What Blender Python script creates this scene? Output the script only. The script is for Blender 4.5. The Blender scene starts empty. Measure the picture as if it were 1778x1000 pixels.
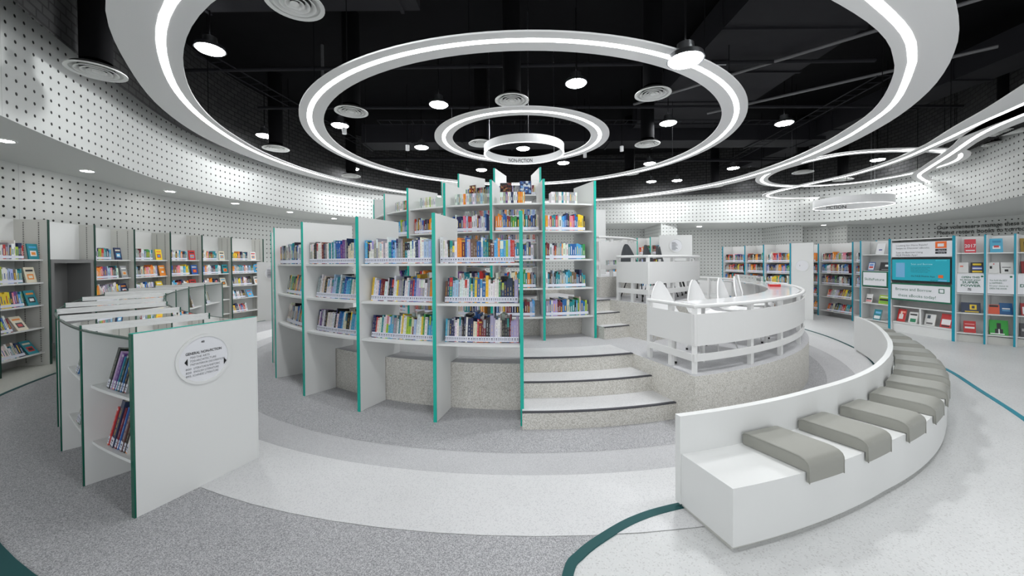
import bpy, bmesh, math, random
from mathutils import Vector, Matrix
random.seed(7)
D = bpy.data
COL = bpy.context.scene.collection
C = (0.20, 8.25)          # common centre of the stepped reading island
PI = math.pi

# ------------------------------------------------------------------ materials
def srgb(r, g, b):
    f = lambda c: (c/255/12.92) if c/255 <= .04045 else ((c/255+.055)/1.055)**2.4
    return (f(r), f(g), f(b), 1.0)
MATS = {}
def mat(name, col, rough=.5, metal=0., spec=.5, bump=0., bscale=200.):
    m = D.materials.new(name); m.use_nodes = True
    nt = m.node_tree; b = nt.nodes['Principled BSDF']
    b.inputs['Base Color'].default_value = col
    b.inputs['Roughness'].default_value = rough
    b.inputs['Metallic'].default_value = metal
    b.inputs['Specular IOR Level'].default_value = spec
    tc = nt.nodes.new('ShaderNodeTexCoord')
    n = nt.nodes.new('ShaderNodeTexNoise'); n.inputs['Scale'].default_value = bscale
    nt.links.new(tc.outputs['Object'], n.inputs['Vector'])
    if bump:
        bp = nt.nodes.new('ShaderNodeBump'); bp.inputs['Strength'].default_value = bump
        bp.inputs['Distance'].default_value = .002
        nt.links.new(n.outputs['Fac'], bp.inputs['Height']); nt.links.new(bp.outputs['Normal'], b.inputs['Normal'])
    else:   # faint roughness variation
        mr = nt.nodes.new('ShaderNodeMapRange')
        mr.inputs['To Min'].default_value = max(0, rough-.04); mr.inputs['To Max'].default_value = min(1, rough+.04)
        n.inputs['Scale'].default_value = 3
        nt.links.new(n.outputs['Fac'], mr.inputs['Value']); nt.links.new(mr.outputs['Result'], b.inputs['Roughness'])
    MATS[name] = m
    return m
def emit(name, col, s):
    m = D.materials.new(name); m.use_nodes = True; nt = m.node_tree
    b = nt.nodes['Principled BSDF']; b.inputs['Base Color'].default_value = (.8, .8, .8, 1)
    b.inputs['Emission Color'].default_value = col; b.inputs['Emission Strength'].default_value = s
    MATS[name] = m; return m
def speckle(name, ca, cb, scale, contrast=.18, rough=.6, bump=.0, cc=None):
    """granular surface: base colour with fine lighter and darker grains"""
    m = mat(name, ca, rough); nt = m.node_tree; b = nt.nodes['Principled BSDF']
    tc = nt.nodes.new('ShaderNodeTexCoord')
    v = nt.nodes.new('ShaderNodeTexVoronoi'); v.inputs['Scale'].default_value = scale
    nt.links.new(tc.outputs['Object'], v.inputs['Vector'])
    sep = nt.nodes.new('ShaderNodeSeparateColor'); nt.links.new(v.outputs['Color'], sep.inputs['Color'])
    r = nt.nodes.new('ShaderNodeValToRGB'); r.color_ramp.interpolation = 'CONSTANT'
    e = r.color_ramp.elements
    e[0].position = 0; e[0].color = cb
    e[1].position = contrast; e[1].color = ca
    if cc:
        x = e.new(1-contrast); x.color = cc
    nt.links.new(sep.outputs['Red'], r.inputs['Fac'])
    n2 = nt.nodes.new('ShaderNodeTexNoise'); n2.inputs['Scale'].default_value = .8; n2.inputs['Detail'].default_value = 5
    nt.links.new(tc.outputs['Object'], n2.inputs['Vector'])
    mr = nt.nodes.new('ShaderNodeMapRange'); mr.inputs['From Min'].default_value = .3; mr.inputs['From Max'].default_value = .7
    mr.inputs['To Min'].default_value = .93; mr.inputs['To Max'].default_value = 1.04
    nt.links.new(n2.outputs['Fac'], mr.inputs['Value'])
    mx = nt.nodes.new('ShaderNodeMix'); mx.data_type = 'RGBA'; mx.blend_type = 'MULTIPLY'; mx.inputs[0].default_value = 1
    nt.links.new(r.outputs['Color'], mx.inputs[6]); nt.links.new(mr.outputs['Result'], mx.inputs[7])
    nt.links.new(mx.outputs[2], b.inputs['Base Color'])
    if bump:
        bp = nt.nodes.new('ShaderNodeBump'); bp.inputs['Strength'].default_value = bump; bp.inputs['Distance'].default_value = .003
        nt.links.new(sep.outputs['Red'], bp.inputs['Height']); nt.links.new(bp.outputs['Normal'], b.inputs['Normal'])
    return m

W = mat('white_laminate', srgb(224, 225, 224), .35)
WR = mat('white_paint', srgb(226, 227, 228), .55)
WB = mat('white_rail', srgb(226, 226, 225), .4)
PLA = mat('ring_plaster', srgb(236, 236, 236), .8)
SOF = mat('soffit_paint', srgb(214, 216, 214), .8)
TEAL = mat('teal_edge', srgb(20, 178, 160), .25)
GREEN = mat('green_glass_edge', srgb(8, 88, 70), .15)
DGREEN = mat('dark_green_edge', srgb(10, 62, 50), .3)
BLUE = mat('blue_teal_edge', srgb(0, 146, 170), .3)
INLAY = mat('teal_inlay', srgb(16, 136, 156), .5)
INLAYD = mat('dark_teal_inlay', srgb(8, 78, 80), .6)
BLACK = mat('black_paint', srgb(9, 9, 11), .95, spec=.1)
DUCT = mat('dark_duct', srgb(24, 24, 28), .8, spec=.2)
DBRICK = None
GREYN = mat('grey_felt', srgb(122, 122, 122), .95, bump=.4)
LEATHER = mat('grey_vinyl', srgb(150, 150, 143), .45, bump=.15, bscale=600)
NOSE = mat('dark_nosing', srgb(70, 70, 76), .6)
STEEL = mat('steel', srgb(170, 172, 175), .3, 1.)
RUB = mat('black_rubber', srgb(20, 20, 20), .7)
CHW = mat('white_shell', srgb(240, 240, 240), .25)
CHD = mat('charcoal_shell', srgb(58, 62, 66), .5)
INK = mat('ink', srgb(45, 47, 50), .6)
INKD = mat('dark_grey_ink', srgb(84, 86, 84), .7)
INKG = mat('grey_ink', srgb(120, 122, 126), .6)
GRN = mat('green_ink', srgb(10, 100, 72), .5)
SIGNW = mat('sign_face', srgb(228, 229, 233), .35)
SLOT = mat('slotted_standard', srgb(120, 120, 118), .5)
GREYP = mat('warm_grey_panel', srgb(205, 205, 200), .5)
VENT = mat('diffuser_white', srgb(225, 226, 224), .5)
VDARK = mat('diffuser_gap', srgb(60, 60, 60), .7)
DESK = mat('glossy_white_desk', srgb(238, 238, 240), .08)

CARPET = speckle('speckled_grey_carpet', srgb(172, 172, 175), srgb(140, 140, 143), 260, .3, .95, .2, srgb(200, 200, 202))
CARPETM = speckle('pale_grey_carpet', srgb(198, 198, 200), srgb(180, 180, 183), 260, .3, .95, .2, srgb(202, 202, 204))
LIGHTF = speckle('pale_terrazzo', srgb(222, 222, 223), srgb(206, 206, 208), 160, .16, .42, 0, srgb(218, 218, 219))
TERR = speckle('terrazzo', srgb(214, 215, 215), srgb(196, 196, 196), 150, .1, .4, 0, srgb(220, 220, 220))
STEPS = speckle('pebble_riser', srgb(212, 209, 202), srgb(184, 181, 173), 170, .3, .6, 0, srgb(226, 224, 219))
CREAM = speckle('cream_terrazzo', srgb(205, 205, 198), srgb(190, 190, 184), 150, .1, .4)

def perf_mat(name, base, pitch, rad):
    m = mat(name, base, .65); nt = m.node_tree; b = nt.nodes['Principled BSDF']; L = nt.links
    uv = nt.nodes.new('ShaderNodeUVMap'); uv.uv_map = 'UVMap'
    sc = nt.nodes.new('ShaderNodeVectorMath'); sc.operation = 'SCALE'; sc.inputs['Scale'].default_value = 1/pitch
    fr = nt.nodes.new('ShaderNodeVectorMath'); fr.operation = 'FRACTION'
    sb = nt.nodes.new('ShaderNodeVectorMath'); sb.operation = 'SUBTRACT'; sb.inputs[1].default_value = (.5, .5, 0)
    ln = nt.nodes.new('ShaderNodeVectorMath'); ln.operation = 'LENGTH'
    L.new(uv.outputs[0], sc.inputs[0]); L.new(sc.outputs[0], fr.inputs[0]); L.new(fr.outputs[0], sb.inputs[0]); L.new(sb.outputs[0], ln.inputs[0])
    lt = nt.nodes.new('ShaderNodeMapRange'); lt.inputs['From Min'].default_value = rad/pitch*.9; lt.inputs['From Max'].default_value = rad/pitch*1.1
    L.new(ln.outputs['Value'], lt.inputs['Value'])
    # panel joints every 8 holes
    sx = nt.nodes.new('ShaderNodeSeparateXYZ'); L.new(sc.outputs[0], sx.inputs[0])
    md = nt.nodes.new('ShaderNodeMath'); md.operation = 'PINGPONG'; md.inputs[1].default_value = 8; L.new(sx.outputs['X'], md.inputs[0])
    jt = nt.nodes.new('ShaderNodeMapRange'); jt.inputs['From Min'].default_value = .015; jt.inputs['From Max'].default_value = .04
    jt.inputs['To Min'].default_value = .75; L.new(md.outputs[0], jt.inputs['Value'])
    mx = nt.nodes.new('ShaderNodeMix'); mx.data_type = 'RGBA'; mx.inputs[6].default_value = srgb(30, 30, 30); mx.inputs[7].default_value = base
    L.new(lt.outputs['Result'], mx.inputs[0])
    m2 = nt.nodes.new('ShaderNodeMix'); m2.data_type = 'RGBA'; m2.blend_type = 'MULTIPLY'; m2.inputs[0].default_value = 1
    L.new(mx.outputs[2], m2.inputs[6]); L.new(jt.outputs['Result'], m2.inputs[7]); L.new(m2.outputs[2], b.inputs['Base Color'])
    bp = nt.nodes.new('ShaderNodeBump'); bp.inputs['Distance'].default_value = .01
    L.new(lt.outputs['Result'], bp.inputs['Height']); L.new(bp.outputs['Normal'], b.inputs['Normal'])
    return m
PERF = perf_mat('perforated_white_panel', srgb(212, 214, 212), .155, .020)

def brick_mat():
    m = mat('black_brick', srgb(22, 22, 22), .9); nt = m.node_tree; b = nt.nodes['Principled BSDF']
    uv = nt.nodes.new('ShaderNodeUVMap'); uv.uv_map = 'UVMap'
    br = nt.nodes.new('ShaderNodeTexBrick'); br.inputs['Scale'].default_value = 2.2; br.inputs['Mortar Size'].default_value = .03
    br.inputs['Color1'].default_value = srgb(46, 46, 46); br.inputs['Color2'].default_value = srgb(34, 34, 36); br.inputs['Mortar'].default_value = srgb(5, 5, 5)
    nt.links.new(uv.outputs[0], br.inputs['Vector']); nt.links.new(br.outputs['Color'], b.inputs['Base Color'])
    return m
BRICK = brick_mat()
STRIP = emit('light_strip', (1, 1, 1, 1), 6)
LAMPE = emit('lamp_disc', (.97, .99, 1, 1), 105)
DOWNE = emit('downlight_lens', (1, .99, .96, 1), 42)
SCRE = emit('screen_teal', srgb(14, 150, 166), .55); SCRE.node_tree.nodes['Principled BSDF'].inputs['Base Color'].default_value = srgb(10, 90, 105)
def glass_mat():
    m = D.materials.new('green_tinted_glass'); m.use_nodes = True; b = m.node_tree.nodes['Principled BSDF']
    b.inputs['Base Color'].default_value = (.86, .97, .93, 1); b.inputs['Roughness'].default_value = .02
    b.inputs['Transmission Weight'].default_value = 1; b.inputs['IOR'].default_value = 1.45
    return m
GLASS = glass_mat()
def book_mat():
    """printed paper: object colour from the mesh attribute with fine print variation"""
    m = mat('printed_cover', (.5, .5, .5, 1), .4); nt = m.node_tree; b = nt.nodes['Principled BSDF']
    a = nt.nodes.new('ShaderNodeAttribute'); a.attribute_name = 'Col'
    nt.links.new(a.outputs['Color'], b.inputs['Base Color'])
    return m
BOOK = book_mat()

# ------------------------------------------------------------------ mesh builder
class MB:
    def __init__(s): s.v = []; s.f = []; s.m = []; s.c = []; s.u = []
    def add(s, vs, fs, mi=0, col=None, uvs=None):
        o = len(s.v); s.v += [tuple(v) for v in vs]
        for k, f in enumerate(fs):
            s.f.append([o+i for i in f]); s.m.append(mi); s.c.append(col or (1, 1, 1, 1))
            s.u.append([uvs[i] for i in f] if uvs else [(0, 0)]*len(f))
        return s
    def box(s, a, b, mi=0, col=None, M=None):
        (x0, y0, z0), (x1, y1, z1) = a, b
        vs = [Vector((x, y, z)) for x in (x0, x1) for y in (y0, y1) for z in (z0, z1)]
        if M is not None: vs = [M @ v for v in vs]
        return s.add(vs, [(0, 1, 3, 2), (4, 6, 7, 5), (0, 4, 5, 1), (2, 3, 7, 6), (0, 2, 6, 4), (1, 5, 7, 3)], mi, col)
    def prism(s, pts, z0, z1, mi=0, mtop=None):
        """vertical prism over a plan polygon"""
        n = len(pts)
        A = sum(pts[i][0]*pts[(i+1) % n][1]-pts[(i+1) % n][0]*pts[i][1] for i in range(n))
        if A < 0: pts = pts[::-1]
        zz0 = z0 if callable(z0) else (lambda x, y: z0)
        vs = [(x, y, zz0(x, y)) for x, y in pts]+[(x, y, z1) for x, y in pts]
        s.add(vs, [tuple(range(n))[::-1]]+[(i, (i+1) % n, n+(i+1) % n, n+i) for i in range(n)], mi)
        s.add([(x, y, z1) for x, y in pts], [tuple(range(n))], mi if mtop is None else mtop)
        return s
    def band(s, inner, outer, z0, z1, mi=0, closed=False):
        """solid between two equally long plan paths"""
        n = len(inner); o = len(s.v)
        vs = []
        for (a, b), (c, d) in zip(inner, outer): vs += [(a, b, z0), (c, d, z0), (c, d, z1), (a, b, z1)]
        fs = []
        for i in range(n if closed else n-1):
            j = (i+1) % n; p, q = 4*i, 4*j
            fs += [(p, p+1, q+1, q), (p+1, p+2, q+2, q+1), (p+2, p+3, q+3, q+2), (p+3, p, q, q+3)]
        if not closed: fs += [(0, 3, 2, 1), (4*n-4, 4*n-3, 4*n-2, 4*n-1)]
        return s.add(vs, fs, mi)
    def arc(s, r0, r1, a0, a1, z0, z1, mi=0, c=C, step=2.5):
        n = max(2, int(abs(a1-a0)/step)+1)
        A = [a0+(a1-a0)*i/(n-1) for i in range(n)]
        return s.band([pol(r0, a, c) for a in A], [pol(r1, a, c) for a in A], z0, z1, mi)
    def tube(s, path, r, n=8, mi=0, cap=True):
        path = [Vector(p) for p in path]; o = []; vs = []
        for i, p in enumerate(path):
            t = (path[min(i+1, len(path)-1)]-path[max(i-1, 0)]).normalized()
            x = t.cross(Vector((0, 0, 1)));
            if x.length < .01: x = t.cross(Vector((1, 0, 0)))
            x.normalize(); y = x.cross(t)
            for k in range(n):
                q = 2*PI*k/n; vs.append(p+x*math.cos(q)*r+y*math.sin(q)*r)
        fs = [(i*n+k, i*n+(k+1) % n, (i+1)*n+(k+1) % n, (i+1)*n+k) for i in range(len(path)-1) for k in range(n)]
        if cap: fs += [tuple(range(n))[::-1], tuple((len(path)-1)*n+k for k in range(n))]
        return s.add(vs, fs, mi)
    def lathe(s, prof, c, n=32, mi=0, M=None):
        vs = []
        for r, z in prof:
            for k in range(n):
                q = 2*PI*k/n; v = Vector((c[0]+r*math.cos(q), c[1]+r*math.sin(q), c[2]+z)); vs.append(v)
        fs = [(i*n+k, i*n+(k+1) % n, (i+1)*n+(k+1) % n, (i+1)*n+k) for i in range(len(prof)-1) for k in range(n)]
        if M is not None: vs = [M @ v for v in vs]
        return s.add(vs, fs, mi)
    def build(s, name, mats, parent=None, smooth=False, local=False, data_only=False):
        off = Vector((0, 0, 0))
        if parent is not None and not local:
            p = parent
            while p is not None: off += Vector(p.location); p = p.parent
        me = D.meshes.new(name)
        me.from_pydata([tuple(Vector(v)-off) for v in s.v], [], s.f)
        for m in (mats if isinstance(mats, (list, tuple)) else [mats]): me.materials.append(m)
        ca = me.color_attributes.new('Col', 'FLOAT_COLOR', 'CORNER'); uv = me.uv_layers.new(name='UVMap')
        cols = []; uvs = []
        for p, m, c, u in zip(me.polygons, s.m, s.c, s.u):
            p.material_index = m; p.use_smooth = smooth
            for k in range(len(p.vertices)): cols += c; uvs += u[k]
        ca.data.foreach_set('color', cols); uv.data.foreach_set('uv', uvs)
        me.update()
        if smooth:
            bm = bmesh.new(); bm.from_mesh(me)
            for e in bm.edges:
                if len(e.link_faces) == 2 and e.calc_face_angle(0) > math.radians(38): e.smooth = False
            bm.to_mesh(me); bm.free()
        if data_only: return me
        o = D.objects.new(name, me); COL.objects.link(o)
        if parent is not None: o.parent = parent
        return o

def pol(r, a, c=C): return (c[0]+r*math.sin(math.radians(a)), c[1]-r*math.cos(math.radians(a)))
def p3(r, a, z, c=C): x, y = pol(r, a, c); return Vector((x, y, z))
def tag(o, label=None, cat=None, group=None, kind=None):
    if label: o['label'] = label
    if cat: o['category'] = cat
    if group: o['group'] = group
    if kind: o['kind'] = kind
    return o
def thing(name, label, cat, loc=(0, 0, 0), group=None, rotz=0):
    o = D.objects.new(name, None); COL.objects.link(o); o.location = loc; o.rotation_euler = (0, 0, rotz); o.empty_display_size = .1
    return tag(o, label, cat, group)
def struct(name, mb, mats, smooth=False, label=None):
    o = mb.build(name, mats, None, smooth); return tag(o, label, None, None, 'structure')
def copy_tree(o, parent=None):
    c = o.copy(); COL.objects.link(c)
    if parent is not None: c.parent = parent
    for ch in list(o.children): copy_tree(ch, c)
    return c
def bez(pts, n=10, closed=False):
    """Catmull-Rom through plan points"""
    P = [Vector(p) for p in pts]; out = []; N = len(P)
    for i in range(N if closed else N-1):
        g = (lambda k: P[k % N]) if closed else (lambda k: P[min(max(k, 0), N-1)])
        a, b, c, d = g(i-1), g(i), g(i+1), g(i+2)
        for k in range(n):
            t = k/n
            out.append(.5*((2*b)+(c-a)*t+(2*a-5*b+4*c-d)*t*t+(3*b-a-3*c+d)*t**3))
    if not closed: out.append(P[-1])
    return out
def offset(path, d, closed=False):
    out = []; n = len(path)
    for i, p in enumerate(path):
        a = path[(i-1) % n] if closed else path[max(i-1, 0)]; b = path[(i+1) % n] if closed else path[min(i+1, n-1)]
        t = Vector((b[0]-a[0], b[1]-a[1])).normalized(); out.append((p[0]-t.y*d, p[1]+t.x*d))
    return out

# text on a plane: origin, reading direction u, up vector; fit = width in metres
def text_mesh(body, size, bold=False, spacing=1.0, align='LEFT'):
    cu = D.curves.new('lettering', 'FONT'); cu.body = body; cu.size = size; cu.align_x = align; cu.resolution_u = 2
    cu.space_character = spacing
    if bold: cu.offset = size*.018
    o = D.objects.new('lettering', cu); COL.objects.link(o)
    bpy.context.view_layer.update()
    me = D.meshes.new_from_object(o.evaluated_get(bpy.context.evaluated_depsgraph_get()))
    D.objects.remove(o); D.curves.remove(cu)
    return me
def text(body, size, org, u, n, m, parent, name='lettering', bold=False, fit=None, align='LEFT', up=Vector((0, 0, 1)), spacing=1.0, lift=.0015, curve=None):
    me = text_mesh(body, size, bold, spacing, align)
    org, u, n = Vector(org), Vector(u).normalized(), Vector(n).normalized()
    sx = 1.0
    if fit and len(me.vertices):
        xs = [v.co.x for v in me.vertices]; w = max(xs)-min(xs); sx = fit/w if w > 1e-6 else 1
    off = Vector((0, 0, 0)); p = parent
    while p is not None: off += Vector(p.location); p = p.parent
    for v in me.vertices:
        if curve: v.co = curve(v.co.x*sx, v.co.y)-off
        else: v.co = org+u*(v.co.x*sx)+up*v.co.y+n*lift-off
    me.materials.clear(); me.materials.append(m)
    o = D.objects.new(name, me); COL.objects.link(o)
    if parent is not None: o.parent = parent
    return o

# ------------------------------------------------------------------ FLOOR
fl = MB()
fl.add([(-16, -4, 0), (26, -4, 0), (26, 26, 0), (-16, 26, 0)], [(0, 1, 2, 3)], 0)
struct('floor', fl, TERR)
def ring_floor(r0, r1, a0, a1, z, m, name):
    n = int((a1-a0)/3)+1; mb = MB()
    A = [a0+(a1-a0)*i/n for i in range(n+1)]
    vs = [pol(r0, a)+(z,) for a in A]+[pol(r1, a)+(z,) for a in A]
    mb.add(vs, [(n+1+i, n+2+i, i+1, i) for i in range(n)], 0)
    mb.f = [f[::-1] for f in mb.f] if False else mb.f
    return struct(name, mb, m)
# zones of the floor (thin finishes laid on the slab)
ring_floor(3.5, 5.09, -200, 160, .004, CARPET, 'floor_inner_carpet')
ring_floor(5.09, 5.42, -200, 160, .003, CARPETM, 'floor_pale_carpet')
ring_floor(5.42, 6.05, -200, 160, .004, LIGHTF, 'floor_pale_band')
# dark carpet to the left, bounded by the teal inlay arc on the right
arcR = bez([(.02, -.6), (.06, .6), (.14, 1.4), (.27, 1.92), (.36, 2.06), (.53, 2.2), (.75, 2.34), (1.03, 2.45), (1.6, 2.6)], 8)
outer = [pol(7.42, a) for a in range(-128, -47, 3)]
car = [tuple(pol(6.05, a)) for a in range(-128, 4, 3)]
right = [tuple(p) for p in arcR if p[1] < 2.22]
poly = outer+[(-6.2, 2.6), (-6.0, -.6)]+[(right[0][0], -.6)]+right+car[::-1]
mb = MB(); mb.add([(x, y, .002) for x, y in poly], [tuple(range(len(poly)))], 0)
struct('floor_dark_carpet', mb, CARPET)
mb = MB(); cr = [(-16, -3.9)]+[(-6.3, -3.9), (-6.2, 2.6)]+[pol(7.42, a) for a in range(-48, -129, -3)]+[(-9.5, 14), (-16, 14)]
mb.add([(x, y, .0015) for x, y in cr], [tuple(range(len(cr)))], 0); struct('floor_cream_terrazzo', mb, CREAM)
def inlay(path, w, name, m, z=.008):
    mb = MB(); mb.band([tuple(p) for p in offset(path, -w/2)], [tuple(p) for p in offset(path, w/2)], 0, z); return struct(name, mb, m)
inlay([tuple(p) for p in arcR], .055, 'trim_1', INLAYD)
inlay([tuple(p) for p in bez([(6.7, 9.4), (6.61, 8.58), (6.42, 7.69), (6.04, 6.7), (5.53, 5.87), (5.0, 5.2)], 8)], .035, 'trim_2', INLAYD)
inlay([tuple(p) for p in bez([(6.5, 6.3), (6.23, 5.51), (5.63, 4.61), (5.04, 3.76), (4.5, 3.1), (3.9, 2.4)], 8)], .045, 'trim_3', INLAY)
inlay([pol(7.40, a) for a in range(-128, -30, 3)], .04, 'trim_4', INLAYD)
inlay([pol(6.94, a) for a in range(-31, -13, 2)], .2, 'trim_5', INLAYD, .009)

# ------------------------------------------------------------------ PERIMETER WALLS
def wall_ribbon(path, zb, zt, nrm, name, m, closed=False, inward=1):
    """curtain wall along a path with metric uvs; zb / zt numbers or functions of index fraction"""
    mb = MB(); n = len(path); s = 0; vs = []; uvs = []
    for i, p in enumerate(path):
        if i: s += math.hypot(p[0]-path[i-1][0], p[1]-path[i-1][1])
        b = zb[i] if isinstance(zb, list) else zb; t = zt[i] if isinstance(zt, list) else zt
        vs += [(p[0], p[1], b), (p[0], p[1], t)]; uvs += [(s, b), (s, t)]
    for i in range(n-1): mb.add([vs[2*i], vs[2*i+2], vs[2*i+3], vs[2*i+1]], [(0, 1, 2, 3)], 0, None, [uvs[2*i], uvs[2*i+2], uvs[2*i+3], uvs[2*i+1]])
    return struct(name, mb, m)
bulk3 = bez([Vector(p) for p in [(-3.2, .2, 3.3), (-4.3, 1.8, 3.3), (-5.1, 3.1, 3.3), (-5.81, 4.38, 3.3), (-6.5, 5.96, 3.3), (-7.28, 8.26, 3.3), (-7.3, 10.86, 3.3), (-6.2, 14.2, 3.3),
    (-3.5, 16.6, 3.3), (0, 17.6, 3.3), (5.5, 17.4, 3.28), (9.6, 16.5, 3.18), (12.2, 15.2, 3.05), (13.23, 13.12, 3.0), (12.6, 10.57, 3.0), (11.6, 8.68, 3.0), (10.5, 6.3, 3.0), (9.8, 4, 3.0)]], 8)
bulk = [(p.x, p.y) for p in bulk3]; bz = [p.z for p in bulk3]
low = [tuple(p) for p in bez([(-6.2, -.6), (-7.0, 1.6), (-7.7, 3.6), (-8.0, 4.9), (-8.3, 6.2), (-8.5, 7.75), (-8.75, 10), (-8.6, 13.1), (-7.4, 16.5), (-4, 19), (0, 19.8),
    (6.26, 19.7), (11.6, 18.3), (14.6, 16.2), (16.6, 13.4), (16.4, 10.6), (15.2, 7.6), (13.8, 5)], 8)]
top = []
for i, p in enumerate(bulk):      # panels end at slightly different heights
    k = (i//5) % 3; top.append([5.12, 4.95, 5.05][k] if p[1] > 3 else 5.12-.0*k)
nb = len(bulk); kL = 60; kR = 92
o1 = wall_ribbon(bulk[:kL+1], bz[:kL+1], top[:kL+1], 1, 'wall_left_bulkhead', PERF)
o2 = wall_ribbon(bulk[kL:kR+1], bz[kL:kR+1], top[kL:kR+1], 1, 'wall_back_bulkhead', PERF)
o3 = wall_ribbon(bulk[kR:], bz[kR:], top[kR:], 1, 'wall_right_bulkhead', PERF)
wall_ribbon(low[:60], 0, 3.4, 1, 'wall_left', PERF)
wall_ribbon(low[59:92], 0, 3.4, 1, 'wall_back', PERF)
wall_ribbon(low[91:], 0, 3.4, 1, 'wall_right', PERF)
# soffit between bulkhead foot and the wall
mb = MB(); n = min(len(bulk), len(low))
for i in range(n-1):
    a, b = bulk[i], bulk[i+1]; c, d = low[i+1], low[i]
    mb.add([(a[0], a[1], bz[i]), (b[0], b[1], bz[i+1]), (c[0], c[1], bz[i+1]), (d[0], d[1], bz[i])], [(3, 2, 1, 0)], 0)
struct('ceiling_soffit', mb, SOF)
# perforated pillar and wall jogs on the back side
def perf_box(x0, y0, x1, y1, z0, z1, name):
    pts = [(x0, y1), (x0, y0), (x1, y0), (x1, y1)]
    return wall_ribbon(pts, z0, z1, 1, name, PERF)
perf_box(6.72, 17.25, 7.45, 19.4, 0, 3.26, 'wall_pillar')
perf_box(13.9, 15.9, 15.0, 17.6, 0, 3.06, 'wall_jog')
perf_box(11.9, 16.6, 12.6, 18.4, 0, 3.12, 'wall_jog_back')
# dark upper shell and black slab
shell = offset(bulk, -.35)
wall_ribbon(shell, 4.4, 6.3, 1, 'wall_upper_brick', BRICK)
mb = MB(); mb.add([(-16, -4, 6.3), (26, -4, 6.3), (26, 26, 6.3), (-16, 26, 6.3)], [(3, 2, 1, 0)], 0); struct('ceiling', mb, BLACK)

# ------------------------------------------------------------------ STEPPED PLATFORMS (structure)
def sector(r, a0, a1, r0=0.0, step=3):
    n = int((a1-a0)/step)+1; A = [a0+(a1-a0)*i/n for i in range(n+1)]
    out = [pol(r, a) for a in A]
    return out+([pol(r0, a) for a in A[::-1]] if r0 else [C])
def tier(name, sects, z0, z1, top):
    mb = MB()
    for r, a0, a1, r0 in sects: mb.prism(sector(r, a0, a1, r0), z0, z1, 0, 1)
    return struct(name, mb, [STEPS, top])
tier('floor_tier_lower', [(4.17, -200, -1.4, 0), (3.93, -1.4, 18, 0), (4.9, 18, 118, 0), (4.4, 118, 160, 0)], 0, .5, CARPETM)
tier('floor_tier_middle', [(2.62, -200, 20, 0), (2.74, 20, 28, 0), (3.5, 28, 100, 0), (2.6, 100, 160, 0)], .5, 1.0, CARPETM)
tier('floor_tier_upper', [(1.32, -200, 30, 0), (2.42, 30, 110, 0), (1.3, 110, 160, 0)], 1.0, 1.33, CARPETM)
# pale walking strip on the lower tier, in front of the upper bookcase
mb = MB(); n = 12; A = [-30+i*4.0 for i in range(13)]
mb.band([pol(3.45, a) for a in A], [pol(3.9, a) for a in A], .5, .503); struct('floor_tier_pale_strip', mb, LIGHTF)
def steps(name, a0, a1, rows, zbase, label):
    t = tag(thing(name, None, None, tuple(pol(rows[0][0], (a0+a1)/2))+(zbase,)), label, None, None, 'structure')
    t['kind'] = 'structure'
    for r_out, r_in, z0, z1 in rows:
        mb = MB(); mb.arc(r_in, r_out, a0, a1, z0, z1-.001); s = mb.build('step', STEPS, t)
        mb = MB(); mb.arc(r_in, r_out-.03, a0, a1, z1-.001, z1+.004); mb.build('tread', LIGHTF, s)
        mb = MB(); mb.arc(r_out-.03, r_out+.004, a0, a1, z1-.006, z1+.005); mb.build('nosing', NOSE, s)
    return t
steps('stair_flight', -1.4, 18, [(4.65, 3.93, 0, .167), (4.28, 3.93, .167, .333)], 0, 'curved terrazzo steps with dark nosings beside the front bookcase')
mb = MB(); mb.arc(3.90, 3.945, -1.4, 18, .494, .505); struct('trim_6', mb, NOSE)
steps('stair_flight', 20, 28, [(3.14, 2.74, .5, .667), (2.95, 2.74, .667, .833)], .5, 'short upper steps beside the right end of the taller bookcase')
mb = MB(); mb.arc(2.71, 2.755, 20, 28, .994, 1.005); struct('trim_7', mb, NOSE)

# ------------------------------------------------------------------ BOOKS
PAL = {'white': (228, 228, 226), 'ivory': (216, 208, 186), 'grey': (150, 152, 156), 'black': (32, 32, 36), 'navy': (26, 42, 84), 'blue': (30, 92, 168),
       'sky blue': (70, 164, 212), 'teal': (20, 132, 146), 'green': (58, 140, 72), 'lime': (164, 196, 60), 'yellow': (238, 206, 42), 'orange': (232, 138, 44),
       'red': (196, 44, 44), 'maroon': (112, 30, 42), 'pink': (222, 130, 146), 'purple': (100, 60, 132), 'lilac': (170, 158, 200), 'brown': (110, 80, 60), 'pale blue': (168, 196, 222)}
NAMES = list(PAL)
WTS = [36, 10, 10, 13, 12, 9, 6, 8, 4, 3, 4, 4, 5, 4, 3, 3, 4, 4, 6]
def pick(w=None): return random.choices(NAMES, w or WTS)[0]
def lin(c): return srgb(*c)
def vary(c, k=14): return tuple(max(0, min(255, v+random.uniform(-k, k))) for v in c)
STK = srgb(222, 224, 236); PAGE = srgb(216, 210, 196); TXT = srgb(40, 40, 60)
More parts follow.
